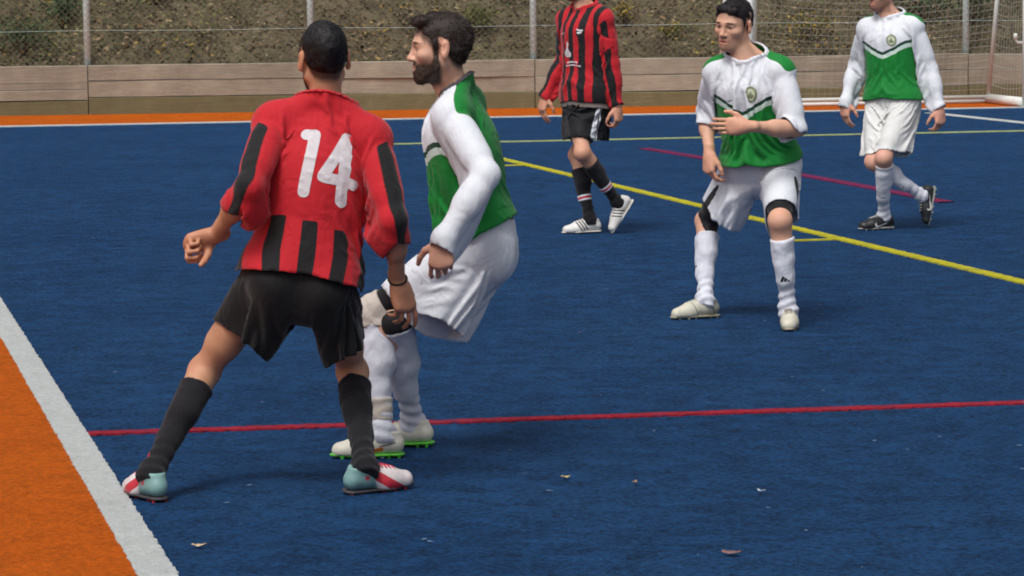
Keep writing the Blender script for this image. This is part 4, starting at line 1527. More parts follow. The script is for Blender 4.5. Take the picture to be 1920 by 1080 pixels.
def leafmat():
    t = NT('bank_leaves')
    c = t.attr('tint', 'Color')
    hv = t.n('ShaderNodeHueSaturation'); t.link(c, hv.inputs['Color']); t.link(t.math('MULTIPLY_ADD', t.noise(40, 2, .5, t.pos()), .7, .65), hv.inputs['Value'])
    return t.done(hv.outputs[0], .75, None, .2)
LEAFM = leafmat()
def scatter_leaves(n, size, pal, weight, seed, lift, dmax=2.2, flat=.5, xr=None):
    """n single leaves as folded kites; returns V, F, tint"""
    rg = np.random.default_rng(seed)
    x = rg.uniform(*(xr or (pp[2] - 3, pp[-3] + 6)), n * 3); d = rg.uniform(.05, dmax, n * 3) ** 1.0
    w = weight(x, d); k = rg.random(n * 3) < w
    x, d = x[k][:n], d[k][:n]; n = len(x)
    z = bank_z(x, d) + rg.uniform(0, lift, n)
    base = wb0 + x[:, None] * wdir + (d[:, None] + .10) * wn_; base[:, 2] = z
    a = rg.uniform(0, 2 * math.pi, n); tilt = rg.normal(0, flat, n)
    D = np.stack([np.cos(a), np.sin(a), tilt], 1); D /= np.linalg.norm(D, axis=1, keepdims=True)
    Nn = np.stack([rg.normal(0, .5, n), rg.normal(-.5, .5, n), np.ones(n)], 1); S = np.cross(D, Nn); S /= np.linalg.norm(S, axis=1, keepdims=True)
    Nn = np.cross(S, D)
    L = rg.uniform(*size, n)[:, None]; wd = L * rg.uniform(.28, .5, n)[:, None]
    c = base
    V = np.stack([c - D * L * .5, c - D * L * .05 + S * wd * .5 + Nn * wd * .15, c + D * L * .5 + Nn * L * .08, c - D * L * .05 - S * wd * .5 + Nn * wd * .15], 1).reshape(-1, 3)
    b = np.arange(n) * 4
    Fc = np.concatenate([np.stack([b, b + 1, b + 2], 1), np.stack([b, b + 2, b + 3], 1)])
    pal = np.array(pal); ci = rg.choice(len(pal), n)
    # drifts: neighbours share a colour
    drift = vnoise(np.stack([x, d, x * 0], 1), 1.6, seed)
    ci = np.clip(((drift + 1) / 2 * len(pal) + rg.normal(0, len(pal) * .22, n)).astype(int), 0, len(pal) - 1)
    blot = 1 + .42 * vnoise(np.stack([x, d, x * 0], 1), 1.3, 91) + .22 * vnoise(np.stack([x, d, x * 0], 1), 4.0, 92)
    tint = np.repeat(pal[ci] * (rg.uniform(.85, 1.6, n) * blot)[:, None], 4, 0)
    return V, Fc, tint
def put_leaves(name, V, Fc, tint, kind='stuff', parent=None, label=None, cat=None):
    me_o = add_mesh(name, V, Fc, LEAFM, parent, smooth=False)
    me = me_o.data
    ca = me.color_attributes.new('tint', 'FLOAT_COLOR', 'POINT')
    ca.data.foreach_set('color', np.concatenate([tint, np.ones((len(tint), 1))], 1).astype(np.float32).ravel())
    return tag(me_o, label, cat, kind=kind)
brown = [lin(64, 52, 40), lin(86, 70, 52), lin(112, 92, 66), lin(92, 82, 62), lin(120, 104, 84), lin(138, 118, 92), lin(104, 96, 76)]
V, Fc, T_ = scatter_leaves(26000, (.03, .085), brown, lambda x, d: np.full(len(x), .9), 5, .07)
put_leaves('leaf_litter', V, Fc, T_, label='brown dead leaf litter covering the bank behind the fence', cat='leaf litter')
V, Fc, T_ = scatter_leaves(9000, (.06, .14), brown, lambda x, d: np.full(len(x), .9), 55, .10, dmax=8.0)
put_leaves('leaf_litter', V, Fc, T_, label='sparse dead leaves scattered higher up the bank', cat='leaf litter')
green = [lin(52, 62, 40), lin(66, 76, 46), lin(82, 90, 52), lin(96, 98, 58), lin(110, 108, 66)]
def gw(x, d):
    P = np.stack([x, d, x * 0], 1)
    return np.clip(.5 + vnoise(P, .55, 21) * .8 + .45 * sstep(4, -1, x), 0, 1)
V, Fc, T_ = scatter_leaves(24000, (.025, .07), green, gw, 6, .16, flat=.7)
put_leaves('ground_cover', V, Fc, T_, label='low green and olive ground cover growing on the bank', cat='ground cover')
och = [lin(128, 104, 44), lin(150, 122, 48), lin(120, 92, 46), lin(138, 120, 60)]
V, Fc, T_ = scatter_leaves(3200, (.04, .09), och, lambda x, d: np.clip(vnoise(np.stack([x, d, x * 0], 1), .9, 31) * 1.6 - .35, 0, 1), 8, .16)
put_leaves('yellow_leaf_litter', V, Fc, T_, label='drifts of ochre autumn leaves on the bank', cat='leaf litter')
# dry stalks and twigs
mb = MB(); rg = np.random.default_rng(9)
for _ in range(900):
    x = rg.uniform(pp[2] - 1, pp[-3] + 3); d = rg.uniform(.1, 2.0)
    z = bank_z(np.array([x]), np.array([d]))[0]
    b = wb0 + wdir * x + wn_ * (d + .1); b[2] = z
    L = rg.uniform(.12, .55); a = rg.uniform(0, 6.28); el = abs(rg.normal(.5, .5))
    v = np.array([math.cos(a) * math.cos(el), math.sin(a) * math.cos(el) * .6 - .1, abs(math.sin(el))])
    m = b + v * L * .5 + rg.normal(0, .02, 3); e = b + v * L + rg.normal(0, .04, 3)
    mb.tube([b, m, e], [.005, .004, .0015], 3, caps=False)
tag(mb.build('dry_stalks', plain('dry_stalk', lin(122, 108, 84), .9, .1, 0, 20, .3)), 'thin dry stalks and twigs lying over the bank', 'twigs', kind='stuff')

# shrubs one can tell apart on the bank
def shrub(x, d, w, h_, pal, seed, label, n=520, leaf=(.03, .075)):
    z = bank_z(np.array([x]), np.array([d]))[0]
    b = wb0 + wdir * x + wn_ * (d + .1); b[2] = z
    root = empty('shrub', tuple(b)); tag(root, label, 'shrub', 'shrubs on the bank')
    rg = np.random.default_rng(seed); mb = MB(); tips = []
    for i in range(9):
        a = rg.uniform(0, 6.28); r = rg.uniform(.2, 1) * w * .5
        e = b + wdir * math.cos(a) * r + wn_ * math.sin(a) * r * .6 + up * rg.uniform(.5, 1) * h_
        m = (b + e) / 2 + rg.normal(0, .04, 3) + up * .05
        mb.tube([b - up * .03, m, e], [.009, .006, .002], 4, caps=False); tips += [m, e, (m + e) / 2]
    mb.build('stem', plain('shrub_stem', lin(82, 68, 52), .9, .1), root)
    tips = np.array(tips)
    c = tips[rg.integers(0, len(tips), n)] + rg.normal(0, 1, (n, 3)) * [w * .13, w * .10, h_ * .14]
    D = rg.normal(0, 1, (n, 3)); D /= np.linalg.norm(D, axis=1, keepdims=True)
    S = np.cross(D, rg.normal(0, 1, (n, 3))); S /= np.linalg.norm(S, axis=1, keepdims=True)
    L = rg.uniform(*leaf, n)[:, None]; Nn = np.cross(S, D)
    V = np.stack([c - D * L * .5, c + S * L * .22 + Nn * L * .05, c + D * L * .5, c - S * L * .22 + Nn * L * .05], 1).reshape(-1, 3)
    k = np.arange(n) * 4; Fc = np.concatenate([np.stack([k, k + 1, k + 2], 1), np.stack([k, k + 2, k + 3], 1)])
    pal = np.array(pal); tint = np.repeat(pal[rg.integers(0, len(pal), n)] * rg.uniform(.9, 1.8, n)[:, None], 4, 0)
    put_leaves('crown', V, Fc, tint, None, root)
G1 = [lin(44, 62, 42), lin(58, 78, 50), lin(72, 92, 58)]; G2 = [lin(78, 84, 46), lin(96, 98, 54)]; Y1 = [lin(150, 128, 50), lin(128, 112, 56), lin(96, 90, 52)]
def bx(px): return (on_wall(px) - wb0) @ wdir
shrub(bx(45), .45, .9, .45, G1, 41, 'dark green shrub low on the bank at the far left end of the fence', 700)
shrub(bx(120), 1.0, .7, .4, G1, 42, 'green shrub on the bank just left of the first steel fence post')
shrub(bx(300), 1.15, .5, .35, Y1, 43, 'yellowing shrub on the bank between the first two fence posts', 260)
shrub(bx(905), .6, .5, .35, G2, 44, 'olive shrub on the bank just left of the third steel fence post', 320)
shrub(bx(1195), .75, .35, .3, Y1, 45, 'small yellow leaved shrub on the bank above the striped shirt sleeve', 200)
shrub(bx(1275), .5, .35, .25, Y1 + G2, 46, 'small yellow green shrub on the bank left of the dark haired player facing us', 220)
shrub(bx(1540), .5, .9, .4, Y1 + G2, 47, 'ochre and green shrub on the bank behind the left half of the goal net', 420)
shrub(bx(1765), .7, 1.0, .6, G1, 48, 'dark green shrub on the bank behind the goal net left of the last post', 720)
shrub(bx(1850), .6, .7, .5, G1, 49, 'dark green shrub on the bank behind the goal right of the last post', 520)

# fallen leaves on the turf
def fallen(px, py, L, col, label, seed, ang):
    b = at_z(px, py, .009); rg = np.random.default_rng(seed)
    n = 9; V = []; Fc = []
    d = np.array([math.cos(ang), math.sin(ang), 0]); s_ = np.array([-d[1], d[0], 0])
    for i in range(n):
        t_ = i / (n - 1); w = L * .30 * math.sin(math.pi * min(1, t_ * .94 + .05)) ** .8 * (1 + .22 * math.sin(i * 2.4))
        c = b + d * (t_ - .5) * L + up * (.004 * (2 * t_ - 1) ** 2 + .001)
        V += [c + s_ * w + up * (.004 * rg.random()), c, c - s_ * w + up * (.005 * rg.random())]
        if i:
            k = 3 * i; Fc += [[k - 3, k - 2, k + 1, k], [k - 2, k - 1, k + 2, k + 1]]
    o = add_mesh('fallen_leaf', np.array(V), Fc, plain('dead_leaf', lin(*col), .7, .3, 0, 90, .25))
    md = o.modifiers.new('thickness', 'SOLIDIFY'); md.thickness = .0012
    tag(o, label, 'leaf', 'fallen leaves on the turf')
fallen(1061, 895, .036, (196, 176, 116), 'pale yellow fallen leaf on the blue turf below the middle of the red line', 1, .5)
fallen(1190, 905, .026, (150, 122, 98), 'small brown fallen leaf on the turf right of the pale yellow leaf', 2, 1.2)
fallen(373, 1023, .046, (214, 186, 150), 'tan fallen leaf on the turf just right of the white touch line', 3, .1)
fallen(1372, 1037, .060, (136, 104, 98), 'reddish brown fallen leaf near the bottom edge of the turf', 4, -.2)
fallen(1428, 921, .030, (176, 190, 206), 'thin pale scrap lying on the turf at the right of the leaves', 5, -.6)

# grit and tiny pale scraps trodden into the turf
mb = MB(); rg = np.random.default_rng(77)
for _ in range(90):
    px, py = rg.uniform(-100, 2000), 250 + 820 * rg.random() ** 1.4
    b = at_z(px, py, .006)
    if (b - tc) @ tn > -.05: continue
    L = rg.uniform(.006, .017); a = rg.uniform(0, 3.14); dv = np.array([math.cos(a), math.sin(a), 0]); sv = np.array([-dv[1], dv[0], 0])
    n = len(mb.v)
    mb.v += [list(b - dv * L), list(b + sv * L * .5), list(b + dv * L), list(b - sv * L * .45), list(b + up * .002)]
    mb.f += [[n, n + 1, n + 4], [n + 1, n + 2, n + 4], [n + 2, n + 3, n + 4], [n + 3, n, n + 4]]
tag(mb.build('turf_grit', plain('pale_grit', lin(96, 116, 146), .8, .2, 0, 50, .3)), 'tiny pale scraps and grit scattered over the blue turf', 'grit', kind='stuff')
# ------------------------------------------------------------------ the players
RED, BLACK = lin(186, 32, 43), lin(26, 26, 28)
GREEN, DKGREEN, WHITEF, PALE = lin(20, 124, 50), lin(18, 62, 44), lin(216, 219, 226), lin(206, 226, 216)

def sleeve_sd(arms): return (.5 - arms) * .07

def arm_angle(V, s, k, yoff=0.0):
    a, e = s.C['sh' + k], s.C['el' + k]; ax = nrm(e - a)
    up_ = nrm(np.array([0, 0, 1.0]) - ax * ax[2])
    q = V - a; q = q - (q @ ax)[:, None] * ax
    return np.arctan2(-q[:, 1], q @ up_), np.linalg.norm(q, axis=1), (V - a) @ ax

def pat_striped(back_number):
    def fn(V, arms, s):
        x, y, z = V.T
        nz = s.C['neck'][2]
        sl = sleeve_sd(arms)
        tor = np.full(len(V), 1.0)
        if back_number:
            for i, cx in enumerate((-.20, -.105, -.005, .095, .19)):
                tp = nz - .335 - .010 * i
                tor = np.minimum(tor, np.where(y < .02, np.maximum(np.abs(x - cx) - .0245, z - tp), 1))
            for cx in (-.15, -.05, .05, .15):
                tor = np.minimum(tor, np.where(y >= .02, np.abs(x - cx) - .024, 1))
        else:
            for cx, w in ((-.175, .022), (-.085, .026), (.005, .020), (.085, .018), (.165, .02)):
                tor = np.minimum(tor, np.abs(x - cx - .03 * (nz - z - .2)) - w)
        tor = np.maximum(tor, -sl)
        slv = np.full(len(V), 1.0)
        for k in 'LR':
            a, r, l = arm_angle(V, s, k)
            m = (V[:, 0] > 0) == (k == 'R')
            off = .85 if back_number else -1.0
            d = np.abs((a - off + math.pi) % (2 * math.pi) - math.pi) * r - (.019 if back_number else .024)
            slv = np.where(m, np.maximum(np.maximum(d, sl), -.02 - l), slv)
        return {'black': np.minimum(tor, slv)}
    return fn

def pat_chevron(V, arms, s):
    x, y, z = V.T
    nz = s.C['neck'][2]; sl = sleeve_sd(arms)
    vee = nz - .205 + .52 * np.abs(x)
    frontlow = z - (vee - .044)                  # negative: below the chevron
    backp = y + .034 - s.sp.get('yoke', .058) * sstep(nz - .05, nz + .005, z)
    sd = np.minimum(frontlow, backp)
    green = np.maximum(sd, -sl)
    line = np.maximum(np.maximum(np.abs(z - (vee - .009)) * .88 - .0085, -sl), -(y + .0))
    dark = np.maximum(np.maximum(line, -1), -1)
    band = np.maximum(np.maximum(np.abs(z - (vee - .031)) * .88 - .0115, -sl), -(y + .0))
    side = np.maximum(np.maximum(np.abs(np.abs(x) - .158 - .02 * (nz - z)) - .006, sd), -sl)
    return {'green': green, 'dark': dark, 'band': band, 'side': side}

M_STRIPE = fabric('striped_polyester', RED, [('black', BLACK)], sheen=.15, var=.07)
M_CHEV = fabric('white_green_polyester', WHITEF, [('green', GREEN), ('band', PALE), ('dark', DKGREEN)], sheen=.1, rough=.5, var=.05)
M_BLKSH = fabric('black_shorts', lin(14, 14, 16), sheen=.15, rough=.55, var=.1)
M_WHTSH = fabric('white_shorts', WHITEF, sheen=.1, var=.05)
M_CREAM = fabric('cream_shorts', lin(214, 214, 212), sheen=.1, var=.05)
M_BLKSOCK = fabric('black_sock', lin(30, 30, 34), knit=True, rough=.85, bump=.5, wr=.2)
M_WHTSOCK = fabric('white_sock', lin(212, 214, 224), knit=True, rough=.85, bump=.5, wr=.25)
M_LOGOSOCK = fabric('white_logo_sock', lin(212, 214, 224), [('logo', BLACK)], knit=True, rough=.85, bump=.5, wr=.25)
M_BANDSOCK = fabric('banded_sock', lin(28, 28, 32), [('white', WHITEF), ('redb', lin(196, 40, 60))], knit=True, rough=.85, bump=.5, wr=.2)
M_UNDER = fabric('black_compression', lin(24, 23, 26), rough=.5, wr=.1)
M_TAPE = fabric('beige_bandage', lin(196, 186, 176), rough=.9, bump=.6, wr=.4)
M_GREYHEM = fabric('grey_undershirt', lin(128, 118, 112))
M_PRINT = fabric('white_print', lin(208, 204, 208), rough=.45, wr=.10, var=.10)
M_BPRINT = fabric('black_print', lin(30, 28, 30), rough=.5, wr=.2)
M_CREST = fabric('olive_print', lin(128, 138, 108), rough=.5, wr=.2)
M_CREST2 = fabric('pale_print', lin(196, 202, 176), rough=.5, wr=.2)
M_TRIM = fabric('grey_trim', lin(70, 66, 72), rough=.6)
M_STRAP = plain('black_strap', lin(24, 22, 24), .5)

def shoe_mat(name, base, layers):
    t = NT(name); c = base; p = t.pos()
    for a, col in layers: c = t.mix(edge(t, t.attr(a)), c, col)
    hv = t.n('ShaderNodeHueSaturation'); t.put(hv.inputs['Color'], c); t.link(t.math('MULTIPLY_ADD', t.noise(45, 4, .6, p), .34, .80), hv.inputs['Value'])
    return t.done(hv.outputs[0], .42, t.bump(t.noise(220, 3, .6, p), .25, .002), .45)

def adidas(cx, cz, w):
    """three slanted bars forming a mountain"""
    b = []
    for i in range(3):
        x0 = cx - w / 2 + i * w * .34
        h_ = w * (.24 + .20 * i)
        b.append([(x0, cz), (x0 + w * .26, cz), (x0 + w * .26 - .0 + w * .0, cz + h_ * .55), (x0 + w * .10 - w * .0, cz + h_)])
    return b
def mountain_sdf(w):
    bars = []
    for i in range(3):
        x0 = -w * .5 + i * w * .33; h_ = w * (.26 + .22 * i)
        bars.append([(x0 + w * .04 * i, 0), (x0 + w * .30, 0), (x0 + w * .30 - h_ * .42 + w * .10 * i, h_ * .72), (x0 + w * .06, h_ * .62)])
    bars = [[(-.50 * w, 0), (-.22 * w, 0), (-.33 * w, .22 * w), (-.44 * w, .18 * w)],
            [(-.15 * w, 0), (.13 * w, 0), (-.06 * w, .44 * w), (-.28 * w, .32 * w)],
            [(.20 * w, 0), (.50 * w, 0), (.18 * w, .62 * w), (-.03 * w, .50 * w)]]
    return lambda p: np.min([sd_poly(p, b) for b in bars], axis=0)
def swoosh_sdf(w):
    lo = [(-.5, .02), (-.47, -.12), (-.38, -.18), (-.25, -.17), (0, -.10), (.25, 0.0), (.5, .10)]
    hi = [(.25, .045), (0, -.02), (-.25, -.075), (-.36, -.075), (-.41, -.03), (-.42, .04), (-.40, .12)]
    P = [(a * w, b * w) for a, b in lo + hi]
    return lambda p: sd_poly(p, P)
def text_lines(rows):
    return lambda p: np.min([sd_seg(p, (a, z), (b, z), r) for a, b, z, r in rows], axis=0)

# ---------------- player 1: striped shirt numbered 14, seen from behind
p1 = Person(dict(name='p1', debug=DEBUG, H=1.80, seed=1, build=.93, label='player in red and black striped shirt numbered 14, seen from behind',
    ankleL=(284, 888, .088), ankleR=(684, 876, .088), dy=.10, pelvis=(562, 520), neck=(610, 213), neck_s='f',
    pr=(1, .05, -.20), cr=(1, -.05, -.13), elL=((468, 352), 'n'), wrL=((402, 442), 'f'), elR=((737, 412), 'n'), wrR=((746, 528), 'f'),
    kneeL=(385, 695), kneeR=(655, 672), tall_lace='L',
    head=dict(px=(606, 100), s='f', fwd=(-.30, .95, -.05), up=(-.02, 0, 1), tone=(194, 146, 116), stub=.75, haircol=(24, 20, 20)),
    handL=dict(dir=(-.95, -.2, -.28), palm=(.2, -.72, -.65), curl=(72, 88, 55), thumb=(.45, .1, .95)),
    handR=dict(dir=(.28, .05, -1), palm=(-.55, .75, -.1), curl=((16, 22, 12), (26, 30, 16), (34, 34, 18), (40, 38, 20)), thumb=(.80, .45, .25))))
p1.body()
p1.hair('hair', lambda: p1.scalp(.010, .006, nape=-.055, lump=.0022, freq=70, fade=.9), (22, 20, 22), n=14000, ln=(.004, .009), grow=(0, -.3, -.3), seed=3, wid=.0008)
sh = p1.shirt(dict(loose=.018, hem=.005, cuffL=.26, cuffR=.27, sleeve=.012, sl_stretch=1.12, stretch=1.04, gripd=.014, pattern=pat_striped(True), collar_h=.010), M_STRIPE)
def fourteen(p):
    segs = [((-.092, .100), (-.062, .104), .0165), ((-.062, .104), (-.066, -.106), .0175),
            ((.048, .112), (-.010, -.034), .0170), ((-.010, -.040), (.092, -.040), .0175), ((.052, .110), (.062, -.112), .0185)]
    return .93 * np.min([sd_seg(p / .93, a, b, r * 1.12) for a, b, r in segs], axis=0)
decal(p1.G_shirt, 'number_print', fourteen, (-.13, .13, -.14, .14), (.028, p1.C['neck'][2] - .165), 'back', M_PRINT, sh, rot=-.02)
p1.shorts(dict(loose=.03, hemr=.112, waist=.11, lenL=.60, lenR=.60, stretch=1.0, bend=.5, tuck=.005), M_BLKSH)
for k in 'LR':
    p1.legtube('sock', k, .006, .17, 1.09, M_BLKSOCK, guard=.004, wrinkle=.0022, wr_zone=(.55, .9), seed=ord(k))
def pat1(lc):
    x, y, z = lc.T
    heel = np.maximum(y - .022 + (z - .05) * .4, -1)
    slash = np.where(x > -.02, np.abs(y - .085 + (z - .03) * 1.6 + .0) - .030, 1)
    redz = np.maximum(np.minimum(slash, np.maximum(z - .2, .052 - z) + (np.abs(y - .02) - .05) * .2), -1)
    toe = .16 - y
    return {'teal': heel, 'redc': np.maximum(slash, -heel), 'line': np.maximum(np.abs(y - .070 + (z - .03) * 1.6) - .004, -heel), 'toe': np.maximum(.190 - y, -1),
            'dot': np.where(x > 0, np.hypot(y + .008, z - .062) - .009, 1)}
S1 = shoe_mat('red_teal_boot', lin(216, 206, 206), [('redc', lin(190, 48, 62)), ('teal', lin(120, 158, 156)), ('dot', lin(176, 70, 84)), ('toe', lin(70, 60, 66))])
M1 = dict(upper=S1, sole=plain('dark_sole', lin(60, 58, 62), .5), studs=plain('red_studs', lin(176, 50, 62), .4))
RLACE = plain('red_lace', lin(196, 44, 74), .6)
p1.shoe('R', (.86, .50, .03), (0.1, -.12, 1), M1, pat1, RLACE)
p1.shoe('L', (-.55, .83, 0), (0, 0, 1), M1, pat1, RLACE)
mb = MB(); w_, e_ = p1.J['wrR'], p1.J['elR']; ax = nrm(w_ - e_); a_ = nrm(np.cross(ax, [0, 1, 0])); b_ = np.cross(ax, a_)
mb.tube([w_ - ax * .012 + .031 * (math.cos(t) * a_ + math.sin(t) * b_) for t in np.linspace(0, 2 * math.pi, 25)], .0035, 6, caps=False)
mb.build('wristband', M_STRAP, p1.root, smooth=True)

# ---------------- player 2: green and white, in profile
p2 = Person(dict(name='p2', debug=DEBUG, H=1.80, seed=2, build=.96, yoke=.012, longsleeve=True, label='bearded player in white and green shirt seen in profile, marking number 14',
    ankleL=(718, 812, .088), ankleR=(774, 792, .088), dy=0.0, pelvis=(897, 458), neck=(857, 182), neck_s='n',
    pr=(.10, 1, 0), cr=(.16, 1, 0), pup=(.28, 0, 1), cup=(-.12, -.06, 1), elL=((912, 328), 'n'), wrL=((832, 448), 'n'), elR=((890, 330), 'f'), wrR=((850, 440), 'f'),
    kneeL=(703, 582), kneeR=(745, 600),
    head=dict(px=(824, 88), fwd=(-1, -.06, -.06), up=(.03, 0, 1), tone=(218, 174, 150), stub=.75, haircol=(44, 32, 26), open=.003),
    handL=dict(dir=(-.12, -.15, -1), palm=(.15, 1, -.1), curl=((38, 45, 25), (48, 52, 30), (56, 58, 30), (60, 60, 30)), thumb=(.45, .75, .2)),
    handR=dict(dir=(-.3, .1, -1), palm=(0, -1, 0))))
p2.body()
p2.hair('hair', lambda: p2.scalp(.009, .012, quiff=[((-.04, .05, .092), (.04, .05, .094), .019, .019), ((-.035, .074, .090), (.035, .078, .092), .015, .014), ((-.03, .02, .104), (.03, .02, .104), .018, .018)],
        nape=-.070, front=.066, lump=.0030, freq=42, fade=.5, burn=-.03, seed=4), (46, 36, 32), n=14000, ln=(.006, .016), grow=(0, -.35, -.15), seed=5, wid=.0009)
p2.hair('beard', lambda: p2.beardf(.0002), (58, 43, 36), n=9000, ln=(.005, .012), grow=(0, .15, -.6), seed=6, h=.004, wid=.0008)
sh = p2.shirt(dict(loose=.020, hem=.085, cuffL=.92, cuffR=.92, sleeve=.012, sl_stretch=1.06, stretch=1.04, gripd=.020, pattern=pat_chevron, collar_mat=M_TRIM, collar_h=.008), M_CHEV)
p2.shorts(dict(loose=.04, hemr=.135, waist=.14, lenL=.78, lenR=.86, stretch=1.02, bend=.3, gapd=.012, tuck=.085), M_WHTSH)
for k in 'LR':
    p2.legtube('undershorts', k, .006, .60, .93, M_UNDER, seg='thigh', shin_end=None if k == 'L' else .02)
    p2.legtube('sock', k, .005, .10 if k == 'L' else .01, 1.09, M_WHTSOCK, guard=.006, wrinkle=.003, wr_zone=(.6, .85), seed=ord(k) + 3)
p2.legtube('knee_bandage', 'L', .009, .89, 1.1, M_TAPE, seg='thigh', wrinkle=.0015, wr_zone=(.8, 1.0), shin_end=.13)
p2.legtube('ankle_tape', 'L', .0085, .72, .90, M_TAPE, wrinkle=.002, wr_zone=(.5, .7))
def pat2(lc):
    x, y, z = lc.T
    sl = np.where(x > -.01, np.maximum(np.abs(z - .030 - (y - .0) * -.22 - .006) - .0075, np.abs(y - .045) - .045), 1)
    return {'org': sl, 'yel': np.maximum(sl, .052 - y), 'blk': np.where(x > 0, np.maximum(np.abs(z - .052 + (y + .02) * .22) - .003, np.abs(y + .015) - .03), 1)}
S2 = shoe_mat('white_boot', lin(220, 216, 200), [('org', lin(214, 110, 40)), ('yel', lin(196, 190, 50)), ('blk', lin(90, 84, 76))])
M2 = dict(upper=S2, sole=plain('green_sole', lin(92, 190, 60), .4), studs=plain('green_studs', lin(84, 200, 60), .4))
p2.shoe('L', (-1, -.06, 0), (0, 0, 1), M2, pat2, plain('white_lace', lin(214, 210, 198), .6))
p2.shoe('R', (-.93, .30, -.06), (0, 0, 1), M2, pat2, plain('white_lace', lin(214, 210, 198), .6))

# ---------------- player 3: striped shirt, walking, head above the picture
p3 = Person(dict(name='p3', debug=DEBUG, H=1.80, seed=3, build=.94, longsleeve=True, label='player in red and black striped shirt and black shorts walking left near the wall',
    ankleL=(1106, 412, .088), ankleR=(1158, 380, .20), dy=.02, pelvis=(1100, 178), neck=(1096, 20), neck_s='n',
    pr=(-.72, .69, 0), cr=(-.72, .69, 0), elR=((1056, 112), 'f'), wrR=((1022, 180), 'n'), elL=((1149, 122), 'f'), wrL=((1157, 202), 'n'),
    kneeL=(1082, 290), kneeR=(1098, 300),
    head=dict(px=(1084, -46), fwd=(-.85, -.5, 0), tone=(208, 160, 134), stub=.3, haircol=(50, 38, 30)),
    handR=dict(dir=(-.25, -.15, -1), palm=(.8, .5, 0), curl=(25, 30, 15)), handL=dict(dir=(.15, -.1, -1), palm=(-.7, .5, 0), curl=(45, 55, 30))))
p3.body(.0055)
p3.hair('hair', lambda: p3.scalp(.011, .008, lump=.003), (46, 34, 28), n=2500, seed=8, h=.006)
sh = p3.shirt(dict(loose=.022, hem=-.035, cuffL=.97, cuffR=.90, sleeve=.010, sl_stretch=1.06, stretch=1.04, pattern=pat_striped(False)), M_STRIPE, h=.0118, steps=36)
nz = p3.C['neck'][2]
decal(p3.G_shirt, 'crest_print', lambda p: sd_poly(p, [(-.028, .03), (.028, .03), (.028, -.008), (0, -.036), (-.028, -.008)]), (-.04, .04, -.05, .05), (-.075, nz - .135), 'front', M_BPRINT, sh)
decal(p3.G_shirt, 'crest_print', lambda p: np.minimum(sd_seg(p, (-.02, .024), (.02, .024), .005), sd_seg(p, (-.012, .006), (.010, .012), .006)), (-.04, .04, -.05, .05), (-.075, nz - .135), 'front', M_PRINT, sh, lift=.003, h=.003)
decal(p3.G_shirt, 'logo_print', swoosh_sdf(.05), (-.04, .04, -.02, .02), (.085, nz - .125), 'front', M_PRINT, sh, h=.003)
decal(p3.G_shirt, 'sponsor_print', lambda p: sd_poly(p, [(-.012, .055), (.004, .035), (.008, .0), (.030, -.030), (.026, -.050), (-.012, -.052), (-.026, -.020), (-.020, .02)]), (-.05, .05, -.07, .07), (.035, nz - .235), 'front', M_PRINT, sh, h=.004)
decal(p3.G_shirt, 'sponsor_print', text_lines([(-.045, -.02, .0, .005), (-.008, .02, .0, .005), (.03, .045, 0, .005), (-.07, .07, -.020, .004)]), (-.08, .08, -.04, .02), (.0, nz - .320), 'front', M_PRINT, sh, h=.003)
p3.legtube
def pat_3stripe(V, s):
    x, y, z = V.T
    hz = s.C['pelvis'][2]
    d = np.full(len(V), 1.0)
    h0 = s.C['hipL']; ax = nrm(s.C['kneeL'] - h0); q = V - h0; tt = q @ ax; q = q - tt[:, None] * ax
    ou = nrm(np.array([-1.0, 0, 0]) - ax * -ax[0]); rr = np.linalg.norm(q, axis=1); ang = np.arctan2(q[:, 1], q @ ou)
    for i in range(3):
        d = np.minimum(d, np.where(x < -.03, np.maximum(np.abs(ang - .35 - i * .17) * rr - .0060, .13 - tt), 1))
    return {'stripe': d}
M_BLK3 = fabric('black_striped_shorts', lin(24, 25, 28), [('stripe', WHITEF)], sheen=.1, rough=.55)
so = p3.shorts(dict(loose=.026, hemr=.112, waist=.07, tuck=-.045, lenL=.80, lenR=.80, pattern=pat_3stripe), M_BLK3, h=.0118, steps=36)
tag(decal(p3.G_shorts, 'logo_print', mountain_sdf(.045), (-.03, .03, -.005, .035), (-.095, p3.C['pelvis'][2] - .315), 'front', M_PRINT, so, h=.003), kind='stuff')
# grey undershirt showing below the hem
V, Q, X = p3.G_shirt
hz = p3.C['pelvis'][2] - .035
be = boundary_edges(Q); m = np.abs(V[:, 2] - hz) < .006; be = be[m[be[:, 0]] & m[be[:, 1]]]
ids = np.unique(be); mp = {v: i for i, v in enumerate(ids)}; n_ = len(ids)
N_ = vnormals(X, Q)[ids]; N_[:, 2] = 0
top_ = X[ids] - N_ * .006 + np.array([0, 0, .015]); bot_ = X[ids] - N_ * .008 - np.array([0, 0, .030])
add_mesh('undershirt', np.concatenate([top_, bot_]), [[mp[b], mp[a], n_ + mp[a], n_ + mp[b]] for a, b in be], M_GREYHEM, p3.root)
def bands(V, t, lx, ly, L): return {'white': (np.abs(t - .66) - .042) * L, 'redb': (np.abs(t - .66) - .016) * L}
for k in 'LR':
    p3.legtube('sock', k, .005, .22, 1.09, M_BANDSOCK, guard=.004, wrinkle=.0018, wr_zone=(.6, .9), attrs=bands)
def pat3(lc):
    x, y, z = lc.T
    d = np.full(len(lc), 1.0)
    for i in range(3): d = np.minimum(d, np.where(np.abs(x) > .012, np.abs(y - .030 - i * .022 - (z - .04) * .6) - .0055, 1))
    return {'st': np.maximum(d, .026 - z), 'tongue': np.maximum(np.abs(x) - .012, np.abs(y - .03) - .04)}
S3 = shoe_mat('white_striped_trainer', lin(216, 214, 210), [('st', lin(70, 66, 66)), ('tongue', lin(190, 186, 180))])
M3 = dict(upper=S3, sole=plain('white_sole', lin(206, 202, 194), .5))
